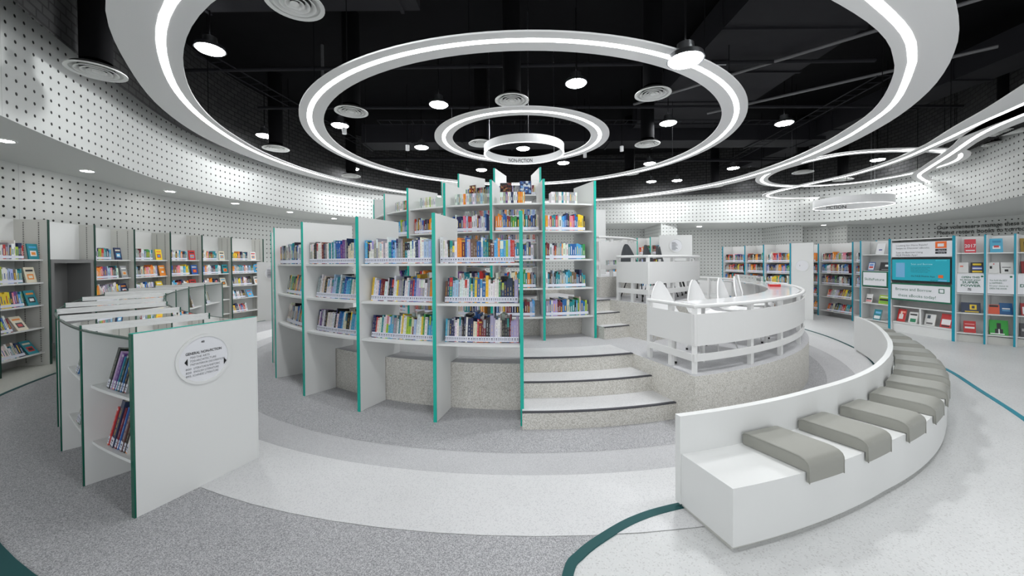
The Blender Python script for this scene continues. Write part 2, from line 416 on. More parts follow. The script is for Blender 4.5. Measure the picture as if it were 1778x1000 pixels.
def book_geo(mb, t, h, d, col, acc, M, pages=True, sticker=True, far=False):
    """closed book, spine towards -y, foot on z=0, x across the thickness"""
    c = lin(col); a = lin(acc)
    if far:
        mb.box((-t/2, 0, 0), (t/2, d, h), 0, c, M)
        mb.box((-t*.14, -.001, h*.3), (t*.14, 0, h*random.uniform(.55, .85)), 0, a, M)
        if sticker: mb.box((-t/2, -.0025, .012), (t/2, -.001, .052), 0, STK, M)
        mb.box((-t*.4, .006, h), (t*.4, d-.004, h+.0006), 0, PAGE, M)
        return
    b = min(.0025, t*.15)
    mb.box((-t/2, 0, 0), (-t/2+b, d, h), 0, c, M); mb.box((t/2-b, 0, 0), (t/2, d, h), 0, c, M); mb.box((-t/2+b, 0, 0), (t/2-b, b, h), 0, c, M)
    k = random.random(); w = t*random.uniform(.06, .12); a = tuple(.6*p+.4*q for p, q in zip(a, c)); z = .075; top = h*random.uniform(.7, .9)
    while z < top:      # broken line of title lettering
        L = random.uniform(.012, .05); mb.box((-w, -.0005, z), (w, 0, min(top, z+L)), 0, a, M); z += L+random.uniform(.005, .02)
    if k < .22: mb.box((-t*.5, -.0004, h*.9), (t*.5, 0, h*.96), 0, a, M)
    elif k < .34: mb.box((-t*.5, -.0004, h*.62), (t*.5, 0, h*.97), 0, lin(vary(PAL[pick()])), M)
def accent(n):
    if n in ('white', 'ivory', 'pale blue', 'yellow', 'lime'): return random.choice([(50, 50, 60), (180, 50, 50), (30, 80, 150), (120, 120, 120), (40, 110, 90)])
    return random.choice([(235, 235, 235), (225, 220, 190), (240, 200, 60), (200, 210, 220)])
def make_book(cn, t, h, d, loc, rz, lean, tilt, label, group, cat='book'):
    col = vary(PAL[cn], 10)
    mb = MB(); book_geo(mb, t, h, d, col, accent(cn), None)
    o = mb.build('book', BOOK, None); o.location = loc; o.rotation_euler = (-tilt, lean, rz)
    tag(o, label, cat, group)
    b = min(.0025, t*.15)
    mb = MB(); mb.box((-t/2+b, b, .003), (t/2-b, d-.004, h-.003), 0, PAGE); mb.build('page_block', BOOK, o, local=True)
    mb = MB(); w = t*.485; mb.box((-w, -.0016, .008), (w, -.0007, .060), 0, STK)
    mb.box((-w*.5, -.0019, .034), (w*.5, -.0016, .044), 0, TXT); mb.box((-w*.6, -.0019, .022), (w*.6, -.0016, .026), 0, TXT)
    if random.random() < .3: mb.box((-w, -.0018, .004), (w, -.0007, .009), 0, lin(random.choice([(60, 90, 160), (180, 60, 60), (240, 150, 60)])))
    mb.build('spine_label', BOOK, o, local=True)
    return o
FAR = MB()
def far_book(cn, t, h, d, loc, rz, lean, tilt, sticker=True):
    M = Matrix.Translation(loc) @ Matrix.Rotation(rz, 4, 'Z') @ Matrix.Rotation(lean, 4, 'Y') @ Matrix.Rotation(-tilt, 4, 'X')
    book_geo(FAR, t, h, d, vary(PAL[cn], 12), accent(cn), M, far=True, sticker=sticker)
ORD = ['leftmost', 'second from left', 'third from left', 'fourth from left', 'fifth from left', 'sixth from left', 'seventh from left', 'eighth from left', 'ninth from left', 'tenth from left']
ONES = ['', 'first', 'second', 'third', 'fourth', 'fifth', 'sixth', 'seventh', 'eighth', 'ninth', 'tenth', 'eleventh', 'twelfth', 'thirteenth', 'fourteenth', 'fifteenth', 'sixteenth', 'seventeenth', 'eighteenth', 'nineteenth']
def ordn(n):
    if n < 20: return ONES[n]
    t = {2: 'twent', 3: 'thirt', 4: 'fort', 5: 'fift'}[n//10]
    return t+'ieth' if n % 10 == 0 else t+'y-'+ONES[n % 10]
def row_arc(r, a0, a1, z, place=None, tilt=0, hmean=.225, tm=.024, fill=1.0, sticker=True, w=None, flip=False, group=None, shown=lambda a: True, drop=0):
    """books standing on a curved shelf, spines outward; place -> individual things"""
    a = a0; k = 0; seq = []
    lastc = None; run = 0
    while True:
        if run <= 0: lastc = pick(w); run = random.choice([1, 1, 1, 1, 2, 2, 3])
        run -= 1
        t = random.choice([.7, .85, 1, 1, 1.2, 1.5])*tm*random.uniform(.85, 1.1)
        da = math.degrees(t/r)
        if a+da > a0+(a1-a0)*fill: break
        seq.append((a+da/2, t, lastc, random.gauss(hmean, .018))); a += da*1.015
    for k, (aa, t, cn, h) in enumerate(seq):
        h = max(.17, min(hmean+.045, h)); d = random.uniform(.14, .165)
        rz = math.radians(aa)+(PI if flip else 0); x, y = pol(r, aa)
        lean = random.gauss(0, .008)
        if place and shown(aa):
            lab = '%s book, %s from the left, %s' % (cn, ordn(k+1), place)
            make_book(cn, t, h, d, (x, y, z+.001), rz, lean, tilt, lab, group)
        else: far_book(cn, t, h, d, Vector((x, y, z+.001)), rz, lean, tilt, sticker)
def row_line(p0, p1, z, tilt=0, hmean=.225, tm=.024, f0=0., f1=1., sticker=True, w=None, lean=0, inset=.03, depth=.15):
    """books along a straight shelf; spines face the right-hand side of p0->p1 turned towards the viewer"""
    u = Vector((p1[0]-p0[0], p1[1]-p0[1])); L = u.length; u.normalize(); n = Vector((u.y, -u.x))
    s = L*f0; rz = math.atan2(u.y, u.x); last = None; run = 0
    while True:
        if run <= 0: last = pick(w); run = random.choice([1, 1, 1, 2, 3])
        run -= 1
        t = random.choice([.7, 1, 1, 1.3, 1.6])*tm
        if s+t > L*f1: break
        q = (p0[0]+u.x*(s+t/2)-n.x*inset, p0[1]+u.y*(s+t/2)-n.y*inset)
        far_book(last, t, max(.16, random.gauss(hmean, .02)), depth, Vector((q[0], q[1], z+.001)), rz, lean+random.gauss(0, .01), tilt, sticker)
        s += t*1.02

# ------------------------------------------------------------------ BOOKCASES: curved cases of the island
def curved_case(name, label, angs, rf, rb, z0, zt, shelf_z, edge, zrear=None, tier_r=None, skip=()):
    """dividers are radial boards; those reach the floor in front and rest on the tier behind"""
    t = thing(name, label, 'bookcase', p3((rf+rb)/2, sum(angs)/len(angs), z0))
    for a in angs:
        th = .028; da = math.degrees(th/2/rf)
        mb = MB()
        x = Vector((math.cos(math.radians(a)), math.sin(math.radians(a)), 0)); y = Vector((-math.sin(math.radians(a)), math.cos(math.radians(a)), 0))
        M = Matrix(((x.x, y.x, 0, C[0]), (x.y, y.y, 0, C[1]), (0, 0, 1, 0), (0, 0, 0, 1)))
        # local y = towards centre measured from centre outward = -r
        prof = [(-rf+.006, z0), (-(tier_r+.01), z0), (-(tier_r+.01), zrear+.002), (-rb, zrear+.002), (-rb, zt), (-rf+.006, zt)] if tier_r else [(-rf+.006, z0), (-rb, z0), (-rb, zt), (-rf+.006, zt)]
        n = len(prof)
        vs = [M @ Vector((sx*th/2, py, pz)) for sx in (-1, 1) for py, pz in prof]
        mb.add(vs, [tuple(range(n))[::-1], tuple(range(n, 2*n))]+[(i, (i+1) % n, n+(i+1) % n, n+i) for i in range(n)])
        dv = mb.build('divider', W, t)
        mb = MB(); mb.box((-th/2-.003, -rf-.004, z0), (th/2+.003, -rf+.007, zt+.001), 0, None, M); e = mb.build('edge_trim', edge, dv)
    for i in range(len(angs)-1):
        if i in skip: continue
        for k, z in enumerate(shelf_z):
            g = math.degrees(.014/rf)
            mb = MB(); mb.arc(rb+.03, rf-.035, angs[i]+g, angs[i+1]-g, z-.022, z, step=2)
            mb.build('shelf', W, t)
    return t
LA = [-62, -49.7, -36.2, -23.8, -12.3, -1.4]
SZ = [.78, 1.18, 1.58]
tag(curved_case('curved_bookcase', 'long curved white bookcase with bright green edges standing in front of the steps', [-88, -75]+LA, 4.57, 3.93, 0, 2.08, SZ, TEAL, .5, 4.17), group=None)
UA = [-76, -63, -50, -36.5, -22.8, -9.3, 4.6, 19]
US = [.82, 1.22, 1.62, 2.02, 2.40]
curved_case('curved_bookcase', 'taller curved white bookcase on the first tier, rising behind the front one', UA, 3.0, 2.4, .5, 2.72, US, TEAL, 1.0, 2.62)
TA = [-96, -70, -43.5, -17, 10]
curved_case('curved_bookcase', 'small topmost curved white bookcase under the hanging ring sign', TA, 1.7, 1.05, 1.0, 3.2, [1.5, 1.92, 2.34, 2.74], TEAL, 1.33, 1.32)
BAYN = {5: 'bay beside the steps', 4: 'second bay from the steps', 3: 'third bay from the steps', 2: 'fourth bay from the steps', 1: 'fifth bay from the steps'}
AL = [-88, -75]+LA
SHN = ['bottom shelf', 'middle shelf', 'top shelf']
TB = .0222
for bay in range(len(AL)-1):
    a0, a1 = AL[bay]+.5, AL[bay+1]-.5
    ix = len(AL)-2-bay     # 0 = beside steps
    for k, z in enumerate(SZ):
        tilt = 0 if k == 2 else math.radians(9)
        r = 4.50 if k == 2 else 4.44
        st = 0 if k == 2 else .25
        fill = random.uniform(.93, .985)
        if ix <= 2:
            pl = SHN[k]+', '+['bay beside the steps', 'second bay from the steps', 'third bay from the steps'][ix]
            row_arc(r, a0+st, a1+(.15 if k < 2 else -.2), z, pl, tilt, .235 if k else .24, TB, 1.0, group='books on the %s of the %s' % (SHN[k], ['bay beside the steps', 'second bay', 'third bay'][ix]))
        else: row_arc(r, a0+st, a1, z, None, tilt, .235, .026, 1.0)
        if k < 2: row_arc(4.08, a0+random.uniform(2, 6), a1-1, z, None, 0, .24, .03, 1.0, False, flip=True)
for bay in range(len(UA)-1):
    for k, z in enumerate(US):
        a0, a1 = UA[bay]+.8, UA[bay+1]-.8
        if k == 4: row_arc(2.86, a0+random.uniform(1, 3), a1-random.uniform(1, 4), z, None, 0, .13, .018, 1.0, False, w=[30, 6, 14]+[1]*16)
        else:
            wv = [16, 4, 8, 14, 14, 12, 5, 8, 5, 2, 4, 8, 8, 5, 1, 2, 2, 4, 2]
            row_arc(2.9, a0, a1-random.uniform(0, 1.5), z, None, 0, .215, .024, 1.0, w=wv)
            row_arc(2.5, a0+3, a1-2, z, None, 0, .21, .028, 1.0, False, flip=True)
for bay in range(len(TA)-1):
    for k, z in enumerate([1.5, 1.92, 2.34, 2.74]):
        row_arc(1.6, TA[bay]+2, TA[bay+1]-2, z, None, 0, .15 if k == 3 else .2, .02, 1.0)
        if k < 3: row_arc(1.15, TA[bay]+6, TA[bay+1]-4, z, None, 0, .2, .024, 1.0, flip=True)

# front-facing display books (cover towards the viewer)
def cover_book(name_c, w, h, loc, rz, tilt, design, label, group=None, cat='book', lean=0, t=.016):
    """design = list of (x0,z0,x1,z1,colour) in fractions of the cover"""
    mb = MB(); c = lin(PAL[name_c] if isinstance(name_c, str) else name_c)
    mb.box((-w/2, 0, 0), (w/2, .002, h), 0, c); mb.box((-w/2, t-.002, 0), (w/2, t, h), 0, c); mb.box((-w/2, .002, 0), (-w/2+.002, t-.002, h), 0, c)
    for k, (x0, z0, x1, z1, cc) in enumerate(design):
        mb.box((-w/2+w*x0, -.0006-.0004*k, h*z0), (-w/2+w*x1, 0, h*z1), 0, lin(cc))
    o = mb.build('book', BOOK, None); o.location = loc; o.rotation_euler = (-tilt, lean, rz); tag(o, label, cat, group)
    mb = MB(); mb.box((-w/2+.002, .002, .003), (w/2-.003, t-.002, h-.003), 0, PAGE); mb.build('page_block', BOOK, o, local=True)
    return o
def patch_design(base, n, pal, seed):
    r = random.Random(seed); out = []
    for _ in range(n):
        x, z = r.uniform(.04, .8), r.uniform(.04, .85); out.append((x, z, min(.97, x+r.uniform(.08, .3)), min(.97, z+r.uniform(.05, .2)), r.choice(pal)))
    return out
# three picture books on the topmost shelf
for a, w, h, pal, lab in ((-33.5, .14, .22, [(170, 40, 36), (230, 180, 60), (90, 40, 30), (235, 215, 160)], 'red and gold picture book standing on the top shelf left of centre'),
                          (-10.5, .2, .21, [(60, 36, 28), (180, 130, 80), (30, 30, 34), (120, 60, 50)], 'dark brown patterned book facing out on the topmost shelf'),
                          (1.5, .2, .235, [(40, 90, 170), (120, 170, 220), (30, 50, 100), (210, 220, 230)], 'blue patterned book facing out on the topmost shelf')):
    x, y = pol(1.64, a); cover_book(pal[2], w, h, (x, y, 2.742), math.radians(a), .05, patch_design(None, 46, pal, int(a*3)), lab, 'picture books on the topmost shelf')

# ------------------------------------------------------------------ LOW GLASS-TOPPED CASE (left foreground)
PL = [((-2.39, 2.39), (-2.10, 3.12)), ((-3.10, 2.74), (-2.69, 3.39)), ((-3.87, 3.26), (-3.35, 3.86)), ((-4.48, 3.75), (-4.02, 4.45)), ((-5.09, 4.35), (-4.53, 4.98)),
      ((-5.74, 5.10), (-5.16, 5.70)), ((-6.34, 5.95), (-5.62, 6.40)), ((-6.87, 6.85), (-6.08, 7.20)), ((-7.20, 7.72), (-6.42, 8.00)), ((-7.38, 8.55), (-6.66, 8.80))]
low_case = thing('low_bookcase', 'low winding white bookcase with a glass top, nearest on the left', 'bookcase', (-2.6, 3.0, 0))
HT = 1.16
def board(a, b, z0, z1, th, nm, m, parent):
    u = Vector((b[0]-a[0], b[1]-a[1])).normalized(); n = Vector((-u.y, u.x))*th/2
    mb = MB(); mb.prism([(a[0]+n.x, a[1]+n.y), (b[0]+n.x, b[1]+n.y), (b[0]-n.x, b[1]-n.y), (a[0]-n.x, a[1]-n.y)], z0, z1)
    return mb.build(nm, m, parent)
for i, (a, b) in enumerate(PL):
    u = Vector((b[0]-a[0], b[1]-a[1])).normalized()
    d = board((a[0]+u.x*.006, a[1]+u.y*.006), (b[0]-u.x*.006, b[1]-u.y*.006), 0, HT, .03 if i == 0 else .024, 'divider', W, low_case)
    board((a[0]-u.x*.003, a[1]-u.y*.003), (a[0]+u.x*.007, a[1]+u.y*.007), 0, HT, .032 if i == 0 else .025, 'edge_trim', GREEN, d)
    board((b[0]-u.x*.007, b[1]-u.y*.007), (b[0]+u.x*.003, b[1]+u.y*.003), 0, HT, .032, 'edge_trim', GREEN if i else W, d)
left_p = [tuple(p) for p in bez([p[0] for p in PL], 6)]; right_p = [tuple(p) for p in bez([p[1] for p in PL], 6)]
mid = [((a[0]+b[0])/2, (a[1]+b[1])/2) for a, b in zip(left_p, right_p)]
lerp = lambda A, B, t: [((a[0]*(1-t)+b[0]*t), (a[1]*(1-t)+b[1]*t)) for a, b in zip(A, B)]
mb = MB(); mb.band(lerp(left_p, right_p, .02), lerp(left_p, right_p, .98), HT-.036, HT-.026); mb.build('glass_top', GLASS, low_case)
mb = MB(); mb.band(lerp(left_p, right_p, -.004), lerp(left_p, right_p, .012), HT-.037, HT-.025); mb.build('glass_edge', DGREEN, low_case)
mb = MB(); mb.band(lerp(left_p, right_p, .988), lerp(left_p, right_p, 1.004), HT-.037, HT-.025); mb.build('glass_edge', DGREEN, low_case)
mb = MB(); mb.band(lerp(left_p, right_p, .49), lerp(left_p, right_p, .51), .28, HT-.18); mb.build('back_panel', W, low_case)
d = MB(); d.band([(-2.42, 2.37), (-2.12, 3.13)], [(-2.405, 2.364), (-2.105, 3.124)], HT-.004, HT+.002)
pt = MB(); u1 = Vector((.369, .929))
board((-2.39, 2.39), (-2.10, 3.12), HT, HT+.004, .032, 'top_trim', TEAL, low_case)
for i in range(len(PL)-1):
    seg = slice(i*6, i*6+7)
    for z in (.31, .72):
        Ls, Rs = left_p[seg], right_p[seg]
        mb = MB(); mb.band(lerp(Ls, Rs, .06), lerp(Ls, Rs, .49), z-.02, z); mb.build('shelf', W, low_case)
        mb = MB(); mb.band(lerp(Ls, Rs, .51), lerp(Ls, Rs, .94), z-.02, z); mb.build('shelf', W, low_case)
# number disc on the end board
e0, e1 = Vector((-2.39, 2.39, 0)), Vector((-2.10, 3.12, 0)); u = (e1-e0).normalized(); nrm = Vector((u.y, -u.x, 0))
def disc_sign(center, u, n, r, parent, name='round_sign'):
    mb = MB(); K = 48; up = Vector((0, 0, 1))
    ring = lambda rr, dd: [center+u*math.cos(2*PI*k/K)*rr+up*math.sin(2*PI*k/K)*rr+n*dd for k in range(K)]
    A, B, Cc, Dd = ring(r, 0), ring(r, .012), ring(r*.90, .012), ring(r*.885, .004)
    vs = A+B+Cc+Dd; fs = []
    for q in range(3): fs += [(q*K+k, q*K+(k+1) % K, (q+1)*K+(k+1) % K, (q+1)*K+k) for k in range(K)]
    mb.add(vs, fs, 0); mb.add(Dd, [tuple(range(K))], 1)
    return mb.build(name, [W, SIGNW], parent)
dc = e0+u*.40+nrm*.016+Vector((0, 0, .912))
ds = disc_sign(dc, u, nrm, .178, low_case)
def dl(body, size, x, z, m=INK, bold=False, fit=None, name='lettering', par=ds, dc=dc, u=u, n=nrm): return text(body, size, dc+u*x+Vector((0, 0, z)), u, n, m, par, name, bold, fit, lift=.006)
dl('48', .022, -.02, .118, INK, True)
dl('GENERAL NON-FICTION', .026, -.118, .045, INK, True, .232)
for i, (a_, b_, w_) in enumerate((('700', 'THE ARTS', .092), ('720', 'ARCHITECTURE', .14), ('747', 'INTERIOR DECORATION', .2))):
    dl(a_, .021, -.092, .018-.025*i, INKG, fit=.034); dl(b_, .021, -.053, .018-.025*i, INKG, fit=w_*.93)
for i, (a_, b_, w_) in enumerate((('800', 'LITERATURE & RHETORIC', .19), ('820', 'ENGLISH LITERATURE', .18), ('895.1', 'CHINESE LITERATURE', .178))):
    dl(a_, .021, -.118, -.060-.025*i, INKG, fit=.034 if i < 2 else .045); dl(b_, .021, -.07, -.060-.025*i, INKG, fit=w_*.9)
def tri(c, u, n, s, dirn, parent):
    mb = MB(); q = c+n*.006; mb.add([q+u*dirn*s*.5, q-u*dirn*s*.25+Vector((0, 0, s)), q-u*dirn*s*.25-Vector((0, 0, s))], [(0, 1, 2), (2, 1, 0)]); return mb.build('arrow', INK, parent)
tri(dc+u*-.112+Vector((0, 0, -.002)), u, nrm, .026, -1, ds); tri(dc+u*.136+Vector((0, 0, -.047)), u, nrm, .026, 1, ds)
# its books, seen from the aisle on the left: bays 0,1 individually
def low_books(bay, z, specs, side, place, s0=.3, ins=.10, k_=1.0):
    specs = [(c_, t_*k_, h_) for c_, t_, h_ in specs]
    i = bay; A, B = (left_p if side == 'L' else right_p)[i*6], (left_p if side == 'L' else right_p)[i*6+6]
    u = Vector((B[0]-A[0], B[1]-A[1])); L = u.length; u.normalize()
    # viewer on the left/front side sees spines facing away from the mid line
    cx = Vector(((mid[i*6+3][0]), (mid[i*6+3][1]))); q = Vector(((A[0]+B[0])/2, (A[1]+B[1])/2)); n = (q-cx).normalized()
    s = .04; rz = math.atan2(n.x, -n.y)
    x = Vector((math.cos(rz), math.sin(rz)))
    a, b = (Vector(A), Vector(B))
    if (b-a).dot(x) < 0: a, b = b, a
    tot = sum(t for _, t, _ in specs); s = (b-a).length-tot-s0 if place.endswith('R') else s0
    for k, (cn, t, h) in enumerate(specs):
        p = a+(b-a).normalized()*(s+t/2)-n*ins
        make_book(cn, t, h, .2, (p.x, p.y, z+.001), rz, 0, math.radians(13), '%s book, %s of its row, %s' % (cn, ordn(k+1), place[:-2]), 'books in the low glass-topped bookcase')
        s += t*1.03
low_books(0, .72, [('grey', .03, .24), ('black', .028, .25), ('blue', .022, .24), ('black', .03, .25), ('teal', .02, .23), ('purple', .034, .25), ('lilac', .025, .26), ('black', .045, .28)][::-1], 'L', 'upper shelf behind the end board of the low case R', .30, .07, 1.35)
low_books(0, .31, [('white', .03, .27), ('black', .03, .28), ('brown', .045, .29), ('blue', .02, .28), ('maroon', .03, .27), ('navy', .06, .31), ('red', .022, .26)][::-1], 'L', 'lower shelf behind the end board of the low case R', .30, .07, 1.35)
low_books(1, .31, [('grey', .028, .24), ('white', .024, .24), ('brown', .02, .23), ('green', .022, .24), ('grey', .03, .25)], 'L', 'lower shelf of the low case, second bay R', .5, .05)
low_books(1, .72, [('grey', .05, .27), ('blue', .03, .27)], 'L', 'upper shelf of the low case, second bay R', .5, .05, 1.6)
low_books(7, .72, [('brown', .035, .26), ('ivory', .04, .25)], 'R', 'upper shelf at the low case far bend L', .5)
low_books(8, .72, [('black', .03, .26), ('white', .03, .25), ('navy', .03, .27), ('ivory', .03, .27), ('black', .03, .25)], 'R', 'upper shelf at the low case far end L', .32)

# ------------------------------------------------------------------ WALL BOOKCASES (left)
WF = [(-7.0, 4.6), (-7.19, 5.35), (-7.40, 6.12), (-7.62, 7.0), (-7.83, 7.95), (-7.93, 8.9), (-7.86, 9.72), (-7.76, 10.6), (-7.5, 11.55)]
WSZ = [.215, .607, .965, 1.32, 1.68]
def back_of(i):
    a = WF[max(i-1, 0)]; b = WF[min(i+1, len(WF)-1)]; t = Vector((b[0]-a[0], b[1]-a[1])).normalized(); return (WF[i][0]-t.y*.42, WF[i][1]+t.x*.42)
WBK = [back_of(i) for i in range(len(WF))]
wall_lab = ['at the left frame edge', 'second from the left frame edge', 'third, with the grey niche', 'just right of the grey niche', 'second to the right of the niche', 'third to the right of the niche', 'beside the far numbered end board', 'farthest on the left wall']
for i in range(len(WF)-1):
    f0, f1, b0, b1 = WF[i], WF[i+1], WBK[i], WBK[i+1]
    lab = 'tall white wall bookcase on the left, '+wall_lab[i] if i else 'tall white wall bookcase cut by the left picture edge'
    t = thing('wall_bookcase', lab, 'bookcase', (f0[0], f0[1], 0), 'tall bookcases along the left wall')
    dv = board(b1, f1, 0, 2.31, .03, 'side_panel', GREYP, t)
    uu = (Vector(f1)-Vector(b1)).normalized(); board((f1[0]-uu.x*.002, f1[1]-uu.y*.002), (f1[0]+uu.x*.008, f1[1]+uu.y*.008), 0, 2.312, .032, 'edge_trim', DGREEN, dv)
    for fr in (.3, .75):      # slotted uprights on the side panel
        q = Vector(b1)*(1-fr)+Vector(f1)*fr; sd = Vector((uu.y, -uu.x))*.0165
        if (Vector(f0)-Vector(f1)).dot(sd) < 0: sd = -sd
        mb = MB()
        z = .05
        while z < 2.28: mb.box((q.x+sd.x-.004, q.y+sd.y-.006, z), (q.x+sd.x+.004, q.y+sd.y+.006, z+.022)); z += .036
        mb.build('slotted_upright', SLOT, dv)
    board(b0, b1, 0, 2.31, .012, 'back_panel', W, t)
    e0_ = (f0[0]+(f1[0]-f0[0])*.04, f0[1]+(f1[1]-f0[1])*.04); e1_ = (f0[0]+(f1[0]-f0[0])*.96, f0[1]+(f1[1]-f0[1])*.96)
    if i == 2:     # grey niche
        for z0, z1, nm, m, fr in ((1.68, 2.31, 'niche_header', W, .45),):
            g0 = (f0[0]*.45+b0[0]*.55, f0[1]*.45+b0[1]*.55); g1 = (f1[0]*.45+b1[0]*.55, f1[1]*.45+b1[1]*.55); board(g0, g1, z0, z1, .02, nm, m, t)
        mb = MB(); P0 = Vector(e0_); P1 = Vector(e1_); nn = (Vector(b0)-Vector(f0)).normalized()
        mb.prism([tuple(P0), tuple(P1), tuple(P1+nn*.36), tuple(P0+nn*.36)], 1.62, 1.68); mb.prism([tuple(P0), tuple(P1), tuple(P1+nn*.36), tuple(P0+nn*.36)], .32, .44)
        w1 = (P1-P0).normalized()*.06
        for q in (P0, P1-w1): mb.prism([tuple(q), tuple(q+w1), tuple(q+w1+nn*.36), tuple(q+nn*.36)], .44, 1.62)
        mb.prism([tuple(P0+nn*.34), tuple(P1+nn*.34), tuple(P1+nn*.38), tuple(P0+nn*.38)], .44, 1.62)
        mb.build('felt_niche', GREYN, t)
        continue
    for z in WSZ:
        mb = MB(); ins = .06
        q = [Vector(f0)+(Vector(b0)-Vector(f0)).normalized()*ins, Vector(f1)+(Vector(b1)-Vector(f1)).normalized()*ins, Vector(b1), Vector(b0)]
        dd = (Vector(f1)-Vector(f0)).normalized()*.018; q = [q[0]+dd, q[1]-dd, q[2]-dd, q[3]+dd]
        mb.prism([tuple(v) for v in q], z-.024, z); mb.build('shelf', W, t)
    # books: viewer's left is the nearer divider
    for k, z in enumerate(WSZ):
        tl = [.35, .3, .12, .05, 0][k]
        f1e = [.55, .5, .72, .7, .62][k]+random.uniform(-.12, .06)
        g0 = Vector(f0)+(Vector(b0)-Vector(f0)).normalized()*.07; g1 = Vector(f1)+(Vector(b1)-Vector(f1)).normalized()*.07
        row_line(tuple(g0), tuple(g1), z, tl, .215, .026, .04, f1e, inset=.0)
        if k > 0 or i < 4:
            fp = f1e+.17 if f1e < .7 else .86
            q = g0*(1-fp)+g1*fp; a = math.atan2(g1.y-g0.y, g1.x-g0.x)
            cn = ['blue', 'white', 'yellow', 'teal', 'grey', 'red', 'sky blue', 'orange', 'ivory', 'navy'][(i*3+k*5) % 10]
            accs = [PAL[c] for c in random.sample(['white', 'black', 'orange', 'sky blue', 'red', 'ivory'], 3)]
            cover_book(cn, .17, .24, (q.x, q.y, z+.002), a, .12+tl*1.3, [(.15, .72, .85, .84, accs[0]), (.2, .2, .8, .55, accs[1]), (.3, .28, .7, .46, accs[2])],
                       '%s book facing out, %s shelf, wall bookcase %s' % (cn, ['lowest', 'second lowest', 'middle', 'fourth', 'highest'][k], ['at left frame edge', 'left of the niche', '', 'right of the niche', 'second right of niche', 'third right of niche', 'fourth right of niche', 'farthest left'][i]), 'books facing out on the left wall')

# ------------------------------------------------------------------ straight bookcases (rear and right)
def straight_case(name, label, F, depth, h, shelf_z, edge, side=1, group=None, back=True, shelfm=W, endpanel=None, books=True, ew=.032, top_m=None, w=None, bay_books=None):
    """F: front points of the dividers from viewer's left to right; case body lies behind"""
    t = thing(name, label, 'bookcase', (F[0][0], F[0][1], 0), group)
    B = []
    for i in range(len(F)):
        a = F[max(i-1, 0)]; b = F[min(i+1, len(F)-1)]; v = Vector((b[0]-a[0], b[1]-a[1])).normalized(); B.append((F[i][0]-v.y*depth, F[i][1]+v.x*depth))
    for i in range(len(F)):
        dv = board(B[i], F[i], 0, h, .03, 'divider', W, t); uu = (Vector(F[i])-Vector(B[i])).normalized()
        board((F[i][0]-uu.x*.004, F[i][1]-uu.y*.004), (F[i][0]+uu.x*.01, F[i][1]+uu.y*.01), 0, h+.004, ew, 'edge_trim', edge, dv)
        if i:
            if back: board(B[i-1], B[i], 0, h, .012, 'back_panel', W, t)
            for z in shelf_z:
                q = [Vector(F[i-1]), Vector(F[i]), Vector(B[i]), Vector(B[i-1])]; ins = .04
                q[0] += (q[3]-q[0]).normalized()*ins; q[1] += (q[2]-q[1]).normalized()*ins
                mb = MB(); mb.prism([tuple(v) for v in q], z-.022, z); mb.build('shelf', shelfm, t)
                if books:
                    row_line(tuple(q[0]), tuple(q[1]), z, .3 if z < .7 else 0, .215, .026, .05 if z > .7 else .2, random.uniform(.86, .97), inset=.02, w=w)
    return t, B
DW = [10, 3, 8, 18, 10, 6, 3, 4, 3, 2, 4, 5, 14, 8, 2, 2, 2, 8, 2]
M1F = [(8.62, 11.95), (8.68, 10.85), (8.72, 9.8), (8.66, 9.1)]
straight_case('straight_bookcase', 'white bookcase with blue-green edges left of the display wall', M1F, .38, 2.02, [.16, .55, .89, 1.21, 1.52], BLUE, w=DW)
M0F = [(7.1, 12.9), (7.3, 12.0), (7.36, 11.2), (7.56, 10.4)]
m0, m0b = straight_case('straight_bookcase', 'white bookcase with a broad blank end board behind the desk rail', M0F, .38, 2.02, [.16, .55, .89, 1.21, 1.52], BLUE, w=DW)
ep = board((7.585, 10.39), (7.85, 9.97), 0, 2.02, .03, 'end_board', W, m0)
uu = Vector((7.85-7.585, 9.97-10.39, 0)).normalized(); ee = Vector((7.72, 10.18, 1.42)); disc_sign(ee+Vector((uu.y, -uu.x, 0))*.016, uu, Vector((uu.y, -uu.x, 0)), .16, m0)
tri(ee+Vector((uu.y, -uu.x, 0))*.016-uu*.05, uu, Vector((uu.y, -uu.x, 0)), .02, -1, m0)
RF = [(3.35, 13.7), (3.75, 13.0), (4.06, 12.4), (4.3, 11.9), (4.42, 11.45)]
rc, rcb = straight_case('straight_bookcase', 'white bookcase at the back behind the upper desks', RF, .38, 2.31, [.3, .65, 1.02, 1.4, 1.8], TEAL, w=DW)
board((4.37, 11.35), (5.32, 11.32), 0, 2.33, .03, 'end_board', W, rc)
disc_sign(Vector((4.84, 11.315, 2.02)), Vector((1, 0, 0)), Vector((0, -1, 0)), .2, rc)
for k in range(6): text(['GENERAL', 'FICTION A', 'FICTION E', 'ENGLISH', 'LITERATURE', 'FICTION N'][k] if False else '', .04, (4.72, 11.31, 2.1-.05*k), (1, 0, 0), (0, -1, 0), INKG, rc) if False else None
mb = MB()
for k in range(7): mb.box((4.72, 11.300, 2.1-.035*k), (4.72+.11+.03*(k % 3), 11.303, 2.112-.035*k))
mb.build('lettering', INKG, rc)
# numbered end board near the far left wall
eb = thing('bookcase_end_board', 'far white end board with a round number sign on the left', 'bookcase', (-6.9, 10.9, 0))
board((-7.02, 10.55), (-6.25, 10.62), 0, 1.62, .03, 'end_board', W, eb)
disc_sign(Vector((-6.62, 10.565, 1.32)), Vector((1, .09, 0)).normalized(), Vector((.09, -1, 0)).normalized(), .2, eb)
mb = MB()
for k in range(6): mb.box((-6.74, 10.53, 1.40-.04*k), (-6.74+.16+.03*(k % 3), 10.54, 1.412-.04*k))
mb.build('lettering', INKG, eb)
